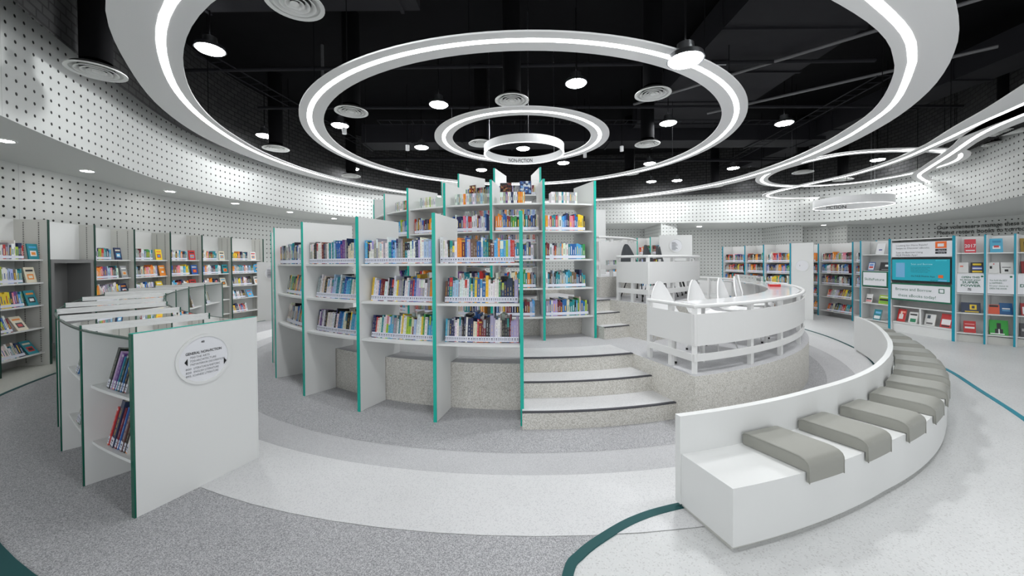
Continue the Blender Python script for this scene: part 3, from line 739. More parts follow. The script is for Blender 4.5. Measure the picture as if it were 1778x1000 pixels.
# blank end board right of the taller bookcase
sb = thing('bookcase_end_board', 'blank white end board right of the taller curved bookcase', 'bookcase', (1.75, 7.6, 1.33))
board((1.52, 7.62), (1.86, 7.6), 1.33, 2.6, .03, 'end_board', W, sb)

# display wall with screen (right)
DF = [(8.30, 9.1), (8.33, 8.42), (8.44, 7.29), (8.70, 7.03), (8.95, 6.80), (9.22, 6.60)]
DSZ = [.18, .56, .93, 1.31, 1.69]
disp = thing('display_shelving', 'white display shelving with blue-green uprights around a wide screen', 'shelving', (8.4, 8, 0))
DB = []
for i in range(len(DF)):
    dirn = Vector((.86, .5)) if i >= 2 else Vector((.93, .36))
    dirn.normalize(); DB.append((DF[i][0]+dirn.x*.36, DF[i][1]+dirn.y*.36))
for i in range(len(DF)):
    dv = board(DB[i], DF[i], 0, 2.01, .03, 'divider', W, disp)
    # blue-green face strip, set across the view of the aisle
    a = DF[i]; nx = Vector((a[1], -a[0])).normalized(); wd = {0: .024, 1: .04, 2: .04}.get(i, .024)
    v = Vector((.42, -.9)).normalized() if i < 3 else Vector((.72, -.69)).normalized()
    board((a[0]-v.x*wd, a[1]-v.y*wd), (a[0]+v.x*.0, a[1]+v.y*.0), 0, 2.02, .02, 'edge_trim', BLUE, dv)
def fp(i, s, z, d=0.):    # point on the front plane of bay i
    a, b = Vector(DF[i]), Vector(DF[i+1]); q = a*(1-s)+b*s; ba, bb = Vector(DB[i]), Vector(DB[i+1]); r = ba*(1-s)+bb*s
    q = q+(r-q)*(d/.36); return Vector((q.x, q.y, z))
def fdir(i): u = (Vector(DF[i+1])-Vector(DF[i])).normalized(); return Vector((u.x, u.y, 0)), Vector((u.y, -u.x, 0))
def slab(i, s0, s1, z0, z1, d0, d1, name, m, parent):
    mb = MB(); q = [fp(i, s0, 0, d0), fp(i, s1, 0, d0), fp(i, s1, 0, d1), fp(i, s0, 0, d1)]; mb.prism([(v.x, v.y) for v in q], z0, z1); return mb.build(name, m, parent)
for i in range(len(DF)-1):
    slab(i, 0, 1, 0, 2.0, .34, .36, 'back_panel', W, disp)
    if i == 1:
        slab(i, .03, .97, .545, .565, .02, .34, 'shelf', W, disp); slab(i, .03, .97, .2, .225, .02, .34, 'shelf', W, disp)
        slab(i, .47, .50, .225, .545, .03, .34, 'divider', W, disp); slab(i, .0, 1, 0, .2, .05, .08, 'kick_panel', W, disp); slab(i, 0, 1, 1.98, 2.0, .0, .34, 'top_board', W, disp)
    else:
        for z in DSZ: slab(i, .03, .97, z-.02, z, .03, .34, 'shelf', W, disp)
        slab(i, 0, 1, 0, .14, .1, .12, 'kick_panel', GREYP, disp)
# poster, screen and notice of the wide bay
u_, n_ = fdir(1)
hp = tag(slab(1, .02, .98, 1.62, 1.93, .0, .01, 'poster', SIGNW, None), 'white header poster with an orange app square above the wide screen', 'poster')
def on(i, s, z, body, size, m, parent, fit=None, bold=False, align='LEFT', lift=.004, d=0, spacing=1.0):
    u, n = fdir(i); return text(body, size, fp(i, s, z, d), u, n, m, parent, 'lettering', bold, fit, align, lift=lift, spacing=spacing)
on(1, .09, 1.85, 'Looking for More Reads?', .05, INKG, hp, .58); on(1, .09, 1.79, 'Swipe to Discover eBooks.', .05, INKG, hp, .62)
on(1, .09, 1.70, 'Scan to Borrow Using', .05, INKG, hp, .5); on(1, .09, 1.645, 'NLB Mobile App!', .05, INKG, hp, .4)
def patch(i, s0, s1, z0, z1, m, parent, lift=.003, name='patch'):
    u, n = fdir(i); a = fp(i, s0, z0)+n*lift; b = fp(i, s1, z0)+n*lift; mb = MB(); dz = Vector((0, 0, z1-z0)); k = n*.002
    mb.add([a, b, b+dz, a+dz, a+k, b+k, b+dz+k, a+dz+k], [(3, 2, 1, 0), (4, 5, 6, 7), (0, 1, 5, 4), (1, 2, 6, 5), (2, 3, 7, 6), (3, 0, 4, 7)]); return mb.build(name, m, parent)
ORG = mat('orange_print', srgb(238, 110, 44), .4); BLK = mat('black_print', srgb(30, 30, 34), .4); SKY = mat('screen_light', srgb(120, 180, 220), .3); CY = mat('screen_cyan', srgb(60, 190, 205), .3)
patch(1, .72, .88, 1.79, 1.92, ORG, hp, name='app_square'); patch(1, .755, .845, 1.82, 1.88, SIGNW, hp, .006, 'app_symbol')
for z, b in ((1.735, 'App Store'), (1.68, 'Google Play')):
    patch(1, .72, .88, z, z+.04, BLK, hp, name='store_badge'); on(1, .76, z+.012, b, .024, SIGNW, hp, .12, lift=.0065)
tv = thing('wall_screen', 'wide black-framed teal screen mounted in the display shelving', 'screen', tuple(fp(1, .5, 1.1)))
slab(1, .02, .96, 1.095, 1.60, -.02, .03, 'bezel', RUB, tv); patch(1, .04, .94, 1.13, 1.57, SCRE, tv, .021, 'display_panel')
patch(1, .11, .26, 1.19, 1.50, SKY, tv, .025, 'phone_picture'); patch(1, .74, .9, 1.535, 1.562, CY, tv, .025, 'status_bar'); patch(1, .78, .9, 1.14, 1.165, SKY, tv, .025, 'caption_bar')
patch(1, .78, .85, 1.20, 1.26, ORG, tv, .025, 'app_symbol')
WT = mat('screen_white', srgb(170, 215, 225), .4)
on(1, .36, 1.455, 'Scan and Borrow', .055, WT, tv, .38, lift=.026)
for k in range(4): on(1, .36, 1.40-.032*k, 'books with your phone today', .022, INK, tv, .34-.04*(k % 2), lift=.026)
on(1, .36, 1.21, 'the NLB Mobile App', .045, INK, tv, .42, lift=.026); on(1, .66, 1.14, 'nlb.gov.sg', .03, INK, tv, .12, lift=.026)
nt_ = tag(slab(1, .01, .96, .70, 1.065, -.01, .01, 'notice_board', [GRN], None), 'green-framed notice about borrowing eBooks below the wide screen', 'sign')
patch(1, .03, .94, .73, 1.035, SIGNW, nt_, .011, 'notice_face')
on(1, .09, .91, 'Browse and Borrow', .085, GRN, nt_, .66, lift=.014); on(1, .14, .78, 'these eBooks today!', .085, GRN, nt_, .68, lift=.014)
for s0, s1, z0, z1 in ((.78, .86, .975, .987), (.78, .86, .9, .912), (.78, .79, .9, .985), (.85, .86, .9, .985)): patch(1, s0, s1, z0, z1, GRN, nt_, .014, 'tablet_symbol')
s0_ = tag(slab(0, .05, .92, .95, 1.30, -.01, .01, 'notice_board', GRN, None), 'green-framed SkillsFuture sign at the left of the display shelving', 'sign')
patch(0, .09, .88, .975, 1.275, SIGNW, s0_, .011, 'notice_face'); on(0, .13, 1.09, 'SkillsFuture', .08, GRN, s0_, .46, lift=.014)
s1_ = tag(slab(2, .06, .96, .94, 1.29, -.01, .01, 'notice_board', SIGNW, None), 'OPEN THIS to know your SUPER POWER sign on the display shelves', 'sign')
for b, z, sz, f in (('OPEN THIS', 1.215, .05, .22), ('to know your', 1.17, .045, .25), ('SUPER', 1.115, .06, .2), ('POWER', 1.055, .06, .24)): on(2, .5-f/.74, z, b, sz, GRN, s1_, f, True, lift=.013)
on(2, .4, .985, 'S', .06, INK, s1_, .05, True, lift=.013)
s2_ = tag(slab(3, .06, .96, .94, 1.29, -.01, .01, 'notice_board', SIGNW, None), 'You hold the KEY to HAPPINESS sign on the display shelves', 'sign')
for b, z, f in (('You hold the KEY', 1.17, .2), ('to HAPPINESS...', 1.12, .16), ("It's your choice to", 1.07, .21), ('OPEN THE DOOR.', 1.02, .2)): on(3, .12, z, b, .04, GRN, s2_, f, lift=.013)
s3_ = tag(slab(4, .06, .96, .94, 1.29, -.01, .01, 'notice_board', SIGNW, None), 'white sign with green letters DE at the right picture edge', 'sign')
on(4, .12, 1.07, 'DE', .075, GRN, s3_, .09, True, lift=.013)
def dots(i, s, z, parent):
    u, n = fdir(i); c = fp(i, s, z)+n*.013; mb = MB(); mb.add([c+u*math.cos(k*PI/8)*.016+Vector((0, 0, 1))*math.sin(k*PI/8)*.016 for k in range(16)], [tuple(range(16))]); mb.build('round_mark', GRN, parent)
dots(2, .88, 1.25, s1_); dots(3, .84, 1.25, s2_)
# books facing out on the display shelving
def dbook(i, s, z, cn, w, h, design, label, tilt=.22, d=.1):
    u, n = fdir(i); q = fp(i, s, z, d); rz = math.atan2(u.y, u.x); return cover_book(cn, w, h, tuple(q+Vector((0, 0, .002))), rz, tilt, design, label, 'books facing out on the display shelving')
Wt, Bk, Rd, Yl, Gr, Bl = (235, 235, 235), (30, 30, 34), (205, 50, 54), (240, 205, 50), (70, 170, 60), (30, 90, 160)
dbook(0, .55, 1.69, (225, 226, 228), .19, .25, [(.3, .35, .7, .45, (60, 60, 140))], 'white book with a small blue mark on the top left display shelf')
dbook(0, .24, 1.31, 'blue', .15, .2, [(.08, .1, .92, .9, Wt), (.2, .3, .8, .5, Rd), (.2, .55, .8, .8, (120, 160, 220))], 'blue-framed white book above the SkillsFuture sign')
dbook(0, .72, 1.31, 'black', .26, .2, [(.45, .5, .98, .72, Wt), (.2, .12, .8, .2, (150, 150, 150))], 'black book with a white wedge above the SkillsFuture sign')
dbook(0, .17, .56, (232, 230, 230), .15, .2, [(.1, .1, .9, .3, (230, 150, 150)), (.1, .35, .9, .5, Bk)], 'white and pink book below the SkillsFuture sign')
dbook(0, .7, .56, 'lime', .26, .2, [(.05, .35, .95, .6, Bk), (.1, .1, .9, .3, (120, 180, 60)), (.1, .75, .9, .85, Wt)], 'lime green book with a black band below the SkillsFuture sign')
dbook(0, .45, .18, 'teal', .17, .24, [(.1, .1, .9, .4, Wt), (.2, .6, .9, .8, (120, 190, 230))], 'teal and white book on the lowest left display shelf')
dbook(1, .13, .225, 'red', .16, .27, [(.2, .2, .7, .6, Wt), (.3, .7, .9, .85, (250, 150, 130)), (.35, .3, .55, .8, (240, 220, 210))], 'red and white book, first from left beneath the eBook notice')
dbook(1, .33, .225, 'white', .16, .23, [(.2, .08, .85, .4, (30, 130, 90)), (.1, .7, .9, .85, (60, 60, 60))], 'white book with green figures beneath the eBook notice')
dbook(1, .60, .225, 'white', .18, .23, [(.2, .6, .5, .9, (70, 80, 90)), (.2, .1, .8, .25, (110, 110, 110))], 'white book with a grey dot beneath the eBook notice')
dbook(1, .84, .225, 'red', .18, .27, [(.1, .2, .9, .6, Wt), (.15, .06, .85, .16, Bk)], 'red book with a white panel beneath the eBook notice')
b7 = dbook(2, .45, 1.69, (208, 60, 74), .14, .26, [(.1, .12, .9, .2, Wt)], 'red 2017 book on the top display shelf')
text('2017', .09, (-.068, -.004, .1), (1, 0, 0), (0, -1, 0), SIGNW, None, 'lettering', True, .136).parent = b7
dbook(2, .22, 1.31, 'white', .13, .2, [(.2, .55, .5, .7, (230, 140, 120))], 'plain white book left of the black and yellow one')
dbook(2, .68, 1.31, 'black', .15, .2, [(.15, .72, .85, .9, Yl), (.1, .3, .9, .6, (90, 110, 190)), (.1, .05, .9, .2, Yl), (.12, .38, .88, .48, Wt)], 'black and yellow book above the SUPER POWER sign')
dbook(2, .48, .56, (50, 60, 84), .24, .19, [(.45, .3, .8, .8, Yl), (.55, .42, .7, .68, (50, 60, 84)), (.2, .05, .9, .14, Yl)], 'dark slate book with a yellow square emblem')
dbook(2, .45, .18, 'red', .15, .22, [(.1, .35, .9, .5, Wt), (.1, .7, .9, .76, (240, 180, 180))], 'plain red book below the dark slate book')
dbook(3, .32, 1.69, (84, 174, 206), .15, .26, [(.2, .25, .8, .45, Wt), (.3, .35, .7, .5, (200, 70, 70)), (.2, .7, .85, .85, (60, 140, 180))], 'sky blue book with a white and red mark on the top shelf')
dbook(3, .22, 1.31, 'white', .14, .2, [(.2, .4, .4, .65, Bk), (.5, .8, .6, .9, Rd)], 'white book with a black diamond above the KEY sign')
dbook(3, .68, 1.31, 'white', .14, .2, [(.3, .15, .6, .35, Bk), (.1, .5, .8, .58, (120, 120, 120))], 'white book with a round black mark above the KEY sign')
dbook(3, .25, .56, (222, 92, 60), .13, .17, [(.1, .75, .9, .95, Bk)], 'orange book with a black top band')
dbook(3, .66, .56, (24, 88, 140), .15, .21, [(.2, .45, .8, .55, Wt), (.2, .3, .8, .38, (100, 170, 210))], 'deep blue book beside the orange one')
gb = dbook(3, .42, .18, (44, 160, 56), .22, .27, [(.3, .1, .72, .4, Bk), (.4, .4, .62, .8, Bk), (.48, .1, .55, .4, Wt), (.05, .03, .8, .1, Wt)], 'green book with a black suited figure')
dbook(4, .35, 1.69, (150, 124, 50), .15, .25, [(.25, .3, .95, .75, Bk)], 'mottled gold book with a black oval on the top shelf')
dbook(4, .4, 1.31, (140, 44, 44), .16, .22, [(.2, .3, .9, .7, (70, 50, 46))], 'dark red book at the right picture edge, second shelf')
dbook(4, .4, .56, (160, 40, 44), .16, .22, [(.1, .1, .9, .7, Wt), (.3, .2, .7, .4, Rd)], 'red and white book at the right picture edge')
dbook(4, .4, .18, (70, 70, 74), .17, .24, [(.1, .4, .9, .6, (170, 170, 170))], 'charcoal book on the lowest shelf at the right picture edge')
# wall message
def wall_curve(start, zb):
    k0 = min(range(len(low)), key=lambda i: (low[i][0]-start[0])**2+(low[i][1]-start[1])**2)
    pth = offset(low, -.03)[k0:]
    def f(x, y):
        d = x; i = 0
        while i < len(pth)-2:
            L = math.hypot(pth[i+1][0]-pth[i][0], pth[i+1][1]-pth[i][1])
            if d <= L: break
            d -= L; i += 1
        L = math.hypot(pth[i+1][0]-pth[i][0], pth[i+1][1]-pth[i][1]); t = d/L
        return Vector((pth[i][0]*(1-t)+pth[i+1][0]*t, pth[i][1]*(1-t)+pth[i+1][1]*t, zb+y))
    return f
msg = thing('wall_message', 'grey two-line message to visitors lettered on the perforated right wall', 'lettering', (16.0, 14.5, 2.4))
text('Our volunteers manage these shelves.', .2, (0, 0, 0), (1, 0, 0), (0, -1, 0), INKD, msg, 'lettering', True, 2.55, curve=wall_curve((15.95, 14.4), 2.66))
text('Please return books to correct shelves.', .2, (0, 0, 0), (1, 0, 0), (0, -1, 0), INKD, msg, 'lettering', True, 2.75, curve=wall_curve((15.85, 14.5), 2.47))

# ------------------------------------------------------------------ RAILINGS AND DESKS
def railing(label, path, z0, posts, ztop=.67, name='railing'):
    """path: plan polyline; posts: indices"""
    t = thing(name, label, 'railing', (path[0][0], path[0][1], z0))
    def strip(w0, w1, a, b, nm, m=WB):
        mb = MB(); mb.band(offset(path, w0), offset(path, w1), z0+a, z0+b); return mb.build(nm, m, t)
    mb = MB(); mb.tube([(p[0], p[1], z0+ztop-.02) for p in path], .02, 10); mb.build('handrail', WB, t, smooth=True)
    strip(-.012, .004, .27, .575, 'guard_panel'); strip(-.012, .004, .12, .19, 'lower_band')
    for i in posts:
        a = path[max(i-1, 0)]; b = path[min(i+1, len(path)-1)]; v = Vector((b[0]-a[0], b[1]-a[1])).normalized()
        ang = math.atan2(v.y, v.x); M = Matrix.Translation((path[i][0], path[i][1], 0)) @ Matrix.Rotation(ang, 4, 'Z')
        mb = MB(); mb.box((-.025, .005, z0), (.025, .045, z0+ztop-.03), 0, None, M); mb.build('post', WB, t)
    return t
def corner_path(r_in, r_out, a0, a1, n1=4, step=2.0):
    side = [pol(r_in+(r_out-r_in)*k/n1, a0) for k in range(n1+1)]
    return side+[pol(r_out, a0+k*step) for k in range(1, int((a1-a0)/step)+1)]
p1 = corner_path(4.16, 4.84, 18.6, 118)
railing('long curved white railing around the white chairs on the lower tier', p1, .5, [0, 2, 4, 9, 13, 18, 22, 27, 32, 37, 42, 47, 52])
p2 = corner_path(2.86, 3.44, 28.8, 98)
railing('white railing with a deep guard panel around the dark chairs', p2, 1.0, [0, 2, 4, 9, 14, 19, 25, 31, 37])
p3_ = corner_path(2.0, 2.36, 31, 70)
railing('short highest white railing beside the end of the taller bookcase', p3_, 1.33, [0, 2, 4, 8, 12, 16, 20])
# desks behind the rails
def desk(label, r0, r1, a0, a1, z, legs):
    t = thing('curved_desk', label, 'desk', p3((r0+r1)/2, (a0+a1)/2, z-.64))
    mb = MB(); mb.arc(r0, r1, a0, a1, z-.004, z+.012); mb.build('desktop', DESK, t)
    for a in legs:
        mb = MB(); x, y = pol(r0+.12, a); mb.tube([(x, y, z-.64), (x, y, z-.03)], .02, 10); mb.build('leg', WB, t, smooth=True)
    return t
desk('glossy white curved desk along the inside of the long railing', 4.42, 4.79, 20.5, 92, 1.14, [24, 42, 60, 78, 90])
desk('glossy white curved desk behind the upper guard panel', 3.27, 3.385, 31, 96, 1.64, [34, 55, 75, 94])
# clear screen at the far end of the lower desk
mb = MB(); mb.arc(4.60, 4.61, 74, 90, 1.145, 1.28); ac = mb.build('acrylic_screen', GLASS, None); tag(ac, 'clear low acrylic screen at the far end of the lower desk', 'screen')
o = cover_book('red', .2, .05, p3(4.62, 64, 1.142), math.radians(64), 0, [(.1, .3, .6, .6, Wt)], 'red book lying on the lower glossy desk', t=.15)

# ------------------------------------------------------------------ CHAIRS
def chair(shell_m, leg_m, label, cat='chair', group=None, pointy=True):
    t = thing('shell_chair', label, cat, (0, 0, 0), group)
    # profile from seat front edge to top of the back; local +y = sitting direction
    prof = [(.23, .415, .19), (.2, .435, .215), (.1, .43, .235), (0, .42, .24), (-.1, .42, .235), (-.16, .44, .225), (-.19, .49, .21), (-.21, .56, .19), (-.225, .64, .16), (-.235, .72, .12), (-.24, .78, .083), (-.242, .82, .052), (-.242, .845, .02)]
    nu = 9; rows = []
    for y, z, w in prof:
        r = []
        for k in range(nu):
            s = -1+2*k/(nu-1); lift = .035*abs(s)**2.2 if z < .5 else 0; fwd = .03*abs(s)**2 * (w/.2) if z >= .5 else 0
            r.append(Vector((s*w, y+fwd, z+lift)))
        rows.append(r)
    mb = MB(); vs = [v for r in rows for v in r]; N = len(vs)
    fs = []
    for i in range(len(prof)-1):
        for k in range(nu-1): a = i*nu+k; fs.append((a, a+1, a+nu+1, a+nu))
    th = .012; vs2 = [v+Vector((0, -.006 if v.z > .5 else 0, -th if v.z < .5 else 0)) + (Vector((0, -th, 0)) if v.z > .5 else Vector((0, 0, 0))) for v in vs]
    edge = [k for k in range(nu)]+[i*nu+nu-1 for i in range(1, len(prof))]+[(len(prof)-1)*nu+k for k in range(nu-2, -1, -1)]+[i*nu for i in range(len(prof)-2, 0, -1)]
    f2 = [tuple(N+i for i in f[::-1]) for f in fs]; f3 = [(edge[i], edge[i-1], N+edge[i-1], N+edge[i]) for i in range(len(edge))]
    mb.add(vs+vs2, fs+f2+f3, 0)
    sh = mb.build('shell', shell_m, t, smooth=True, local=True)
    for sx in (-1, 1):
        for sy in (-1, 1):
            mb = MB(); mb.tube([(sx*.1, sy*.1, .41), (sx*.2, sy*.2+.0, .015)], .008, 8)
            l = mb.build('leg', leg_m, t, smooth=True, local=True)
            mb = MB(); mb.tube([(sx*.2, sy*.2, 0), (sx*.199, sy*.199, .022)], .013, 8); mb.build('foot_cap', RUB, l, local=True)
    mb = MB(); mb.tube([(-.1, -.1, .405), (.1, .1, .405)], .008, 6); mb.tube([(.1, -.1, .405), (-.1, .1, .405)], .008, 6); mb.build('seat_frame', leg_m, t, local=True)
    return t
cw = chair(CHW, WB, 'white shell chair nearest the steps, behind the long railing')
labs = ['white shell chair nearest the steps, behind the long railing', 'second white shell chair from the steps', 'middle one of the five white shell chairs', 'fourth white shell chair from the steps', 'white shell chair farthest along the long railing']
for k, a in enumerate((22.5, 31.0, 40.5, 50.5, 61)):
    c_ = cw if k == 0 else copy_tree(cw)
    c_.location = p3(4.27, a, .503); c_.rotation_euler.z = math.radians(a+180); tag(c_, labs[k], 'chair', 'white chairs at the lower curved desk')
cd = chair(CHD, RUB, 'dark')
labs = ['charcoal shell chair at the left of the upper desk', 'second charcoal shell chair from the left', 'third charcoal shell chair from the left', 'fourth charcoal shell chair, overlapped by its neighbour', 'charcoal shell chair farthest along the upper desk']
for k, a in enumerate((34.5, 46, 58, 66, 74)):
    c_ = cd if k == 0 else copy_tree(cd)
    c_.location = p3(3.03, a, 1.003); c_.rotation_euler.z = math.radians(a+180); tag(c_, labs[k], 'chair', 'charcoal chairs at the upper curved desk')

# ------------------------------------------------------------------ CURVED BENCH
BC = (.05, 8.05)
BF = [(0, .11), (10, .09), (16, .05), (24, 0), (40, 0), (45, .015), (50, .045), (56, .095), (62, .18), (67, .28), (76.4, .47), (90, .8)]
def bf(a):
    for (a0, f0), (a1, f1) in zip(BF, BF[1:]):
        if a <= a1: return f0+(f1-f0)*(a-a0)/(a1-a0)
def barc(mb, r0, r1, a0, a1, z0, z1):
    n = int((a1-a0)/1.5); A = [a0+(a1-a0)*i/n for i in range(n+1)]
    sk = lambda r, a: a+.45*max(0, 1-(a-10.2)/8)*(r-5.575)/.435
    return mb.band([pol(r0+bf(a), sk(r0, a), BC) for a in A], [pol(r1+bf(a), sk(r1, a), BC) for a in A], z0, z1)
bt = thing('curved_bench', 'long curved white bench with a low backrest on the right', 'bench', (1.15, 2.3, 0))
mb = MB(); barc(mb, 5.62, 6.01, 10.3, 76.4, .035, .357); mb.build('seat_body', W, bt)
mb = MB(); barc(mb, 5.60, 5.98, 10.5, 76.2, 0, .035); mb.build('plinth', GREYP, bt)
mb = MB(); barc(mb, 5.575, 5.62, 10.2, 76.4, .035, .6); mb.build('backrest', W, bt)
names = ['nearest', 'second', 'third', 'fourth', 'fifth', 'sixth', 'seventh', 'eighth', 'ninth', 'tenth', 'farthest']
for k in range(11):
    a0 = 15.2+5.8*k; a1 = a0+3.0
    prof = [(5.635, .360), (5.635, .425), (5.642, .438), (5.66, .443), (5.93, .443), (5.975, .44), (6.0, .432), (6.018, .418), (6.026, .40), (6.028, .38), (6.028, .302), (6.013, .302), (6.013, .361)]
    n = 5; vs = []; N = len(prof)
    A = [a0, a0+.03]+[a0+(a1-a0)*q/4 for q in (1, 2, 3)]+[a1-.03, a1]
    for q, a in enumerate(A):
        sh_ = .006 if q in (0, len(A)-1) else 0
        for r, z in prof:
            x, y = pol(r+bf(a), a+(r-5.63)*1.6*max(0, 1-k/3), BC); vs.append((x, y, z-(sh_ if z > .4 else 0)))
    fs = [(q*N+i, q*N+(i+1) % N, (q+1)*N+(i+1) % N, (q+1)*N+i) for q in range(len(A)-1) for i in range(N)]+[tuple(range(N))[::-1], tuple((len(A)-1)*N+i for i in range(N))]
    t = thing('bench_cushion', 'grey vinyl cushion draped over the curved bench, %s from the camera' % names[k], 'cushion', p3(5.8, (a0+a1)/2, .358, BC), 'grey cushions on the curved bench')
    mb = MB(); mb.add(vs, fs); mb.build('pad', LEATHER, t, smooth=True)
    mb = MB()
    for a in (a0, a1): mb.tube([pol(r+bf(a), a+(r-5.63)*1.6*max(0, 1-k/3), BC)+(z-.004,) for r, z in prof[1:11]], .0035, 6)
    mb.build('piping', LEATHER, t, smooth=True)

# ------------------------------------------------------------------ CEILING RINGS
def ipr(tab, a):
    ks = sorted(tab); n = len(ks)
    for i in range(n):
        k0 = ks[i]; k1 = ks[(i+1) % n]+(360 if i == n-1 else 0); aa = a if a >= ks[0] else a+360
        if k0 <= aa <= k1:
            t = (aa-k0)/(k1-k0); g = lambda j: tab[ks[j % n]]
            p0, p1_, p2_, p3__ = g(i-1), g(i), g(i+1), g(i+2)
            return .5*((2*p1_)+(p2_-p0)*t+(2*p0-5*p1_+4*p2_-p3__)*t*t+(3*p1_-p0-3*p2_+p3__)*t**3)
ZR = 4.03
def hangers(pts, z, parent):
    for x, y in pts:
        mb = MB(); mb.tube([(x, y, z), (x, y, 6.29)], .006, 6); mb.build('hanger', BLACK, parent)
def ring(label, inner, outer, s_in, s_out, z, th=.02, hang=6, closed=True):
    t = thing('ring_light', label, 'ceiling light', (sum(p[0] for p in outer)/len(outer), sum(p[1] for p in outer)/len(outer), z))
    mb = MB(); mb.band(inner, outer, z, z+th, closed=closed); mb.build('ring_body', PLA, t)
    mb = MB(); mb.band(s_in, s_out, z-.0022, z-.0012, closed=closed); mb.build('light_strip', STRIP, t)
    m = [((a[0]+b[0])/2, (a[1]+b[1])/2) for a, b in zip(inner, outer)]
    hangers([m[int(len(m)*k/hang)] for k in range(hang)], z+th, t)
    return t
AN = [i*3.0-180 for i in range(120)]
TO = {-180: 7.9, -160: 7.2, -139: 6.75, -114: 6.5, -97: 6.28, -83: 6.2, -70: 6.1, -55: 6.03, -40: 6.12, -20: 6.15, 0: 6.1, 20: 6.05, 41: 6.1, 55: 6.27, 64: 6.43, 76: 6.66, 88: 6.94, 104: 7.42, 126: 8.15, 150: 8.25}
TS = {-180: 7.6, -160: 6.95, -138: 6.45, -123: 6.2, -108: 5.97, -92: 5.8, -77: 5.68, -53: 5.66, -35: 5.74, -15: 5.7, 15: 5.6, 35: 5.63, 51: 5.86, 60: 6.0, 71: 6.26, 82: 6.48, 101: 6.99, 124: 7.7, 150: 7.95}
TI = {-180: 7.35, -160: 6.75, -138: 6.28, -123: 6.05, -107: 5.83, -93: 5.67, -81: 5.56, -55: 5.49, -33: 5.52, -15: 5.45, 15: 5.38, 31: 5.41, 52: 5.71, 62: 5.88, 73: 6.1, 85: 6.31, 105: 6.85, 124: 7.45, 150: 7.7}
ring('widest white ceiling ring with a light line, cut by the picture top', [pol(ipr(TI, a), a) for a in AN], [pol(ipr(TO, a), a) for a in AN],
     [pol(ipr(TS, a)-.04, a) for a in AN], [pol(ipr(TS, a)+.04, a) for a in AN], ZR, hang=14)
circ = lambda r, c=C: [pol(r, a, c) for a in AN]
ring('middle white ceiling ring with a light line over the bookcases', circ(3.79), circ(4.16), circ(3.97), circ(4.04), ZR, hang=10)
c2 = (.21, 7.80)
ring('small white ceiling ring with a light line around the hanging sign', circ(1.38, c2), circ(1.73, c2), circ(1.52, c2), circ(1.585, c2), ZR, hang=5)
def loop(label, pts, wi, wo, z):
    c = [tuple(p) for p in bez(pts, 8, True)]
    def wide(sgn):
        base = offset(c, 1.0, True); out = []
        for p, q in zip(c, base):
            d = sgn*(.17+max(0, 8.2-p[1])*.11); out.append((p[0]+(q[0]-p[0])*d, p[1]+(q[1]-p[1])*d))
        return out
    ring(label, wide(1), wide(-1), offset(c, .038, True), offset(c, -.038, True), z, hang=8)
loop('white ceiling loop with a light line over the fiction area, pinched at its right', [(7.3, 4.3), (8.13, 6.1), (8.53, 7.05), (9.08, 8.22), (9.65, 9.64), (9.9, 11.2), (9.7, 12.6), (9.6, 14.2), (10.2, 15.1), (11.4, 15.4), (13.0, 14.9), (14.1, 13.8), (13.9, 12.7), (12.9, 12.0), (12.0, 11.3), (11.3, 10.4), (10.3, 9.0), (9.17, 7.45), (8.5, 6.0), (7.9, 4.6), (7.7, 4.0)], .17, .17, ZR)
loop('farther white ceiling loop with a light line over the fiction area', [(8.04, 12.34), (7.62, 10.95), (8.05, 9.5), (9.28, 9.1), (10.6, 9.25), (11.34, 9.7), (11.9, 10.5), (12.1, 11.6), (11.7, 12.9), (10.5, 13.5), (9.1, 13.3)], .17, .17, ZR+.12)

# hanging ring signs
def ring_sign(label, c, R, z, h, word, size, at, spread):
    t = thing('ring_sign', label, 'sign', (c[0], c[1], z))
    mb = MB(); mb.lathe([(R, 0), (R, h), (R-.02, h), (R-.02, .0), (R, 0)], (c[0], c[1], z), 72); mb.build('hoop', WR, t, smooth=False)
    mb = MB(); mb.lathe([(R+.004, -.001), (R+.004, -.006), (R-.03, -.006), (R-.03, -.001)], (c[0], c[1], z), 72); mb.build('light_lip', LIPM, t)
    for k in range(3):
        q = at+60+120*k; x, y = pol(R-.01, q, c); mb = MB(); mb.tube([(x, y, z+h), (x, y, 6.29)], .004, 6); mb.build('hanger', STEEL, t)
    # words on the far inner face, read from the front
    def cv(x, y):
        a = math.radians(at)-x/(R-.022); rr = R-.0225
        return Vector((c[0]+rr*math.sin(a), c[1]-rr*math.cos(a), z+h*.22+y))
    text(word, size, (0, 0, 0), (1, 0, 0), (0, -1, 0), INK, t, 'lettering', True, spread, 'CENTER', curve=cv)
    return t
LIPM = emit('ring_lip_glow', (1, 1, 1, 1), 1.2)
ring_sign('hanging hoop sign lettered NON-FICTION above the topmost bookcase', (.27, 8.1), .84, 3.85, .16, 'NON-FICTION', .12, 184, .56)
ring_sign('hanging hoop sign lettered FICTION on the right', (11.0, 12.4), 1.0, 3.28, .24, 'FICTION', .15, 164, .58)

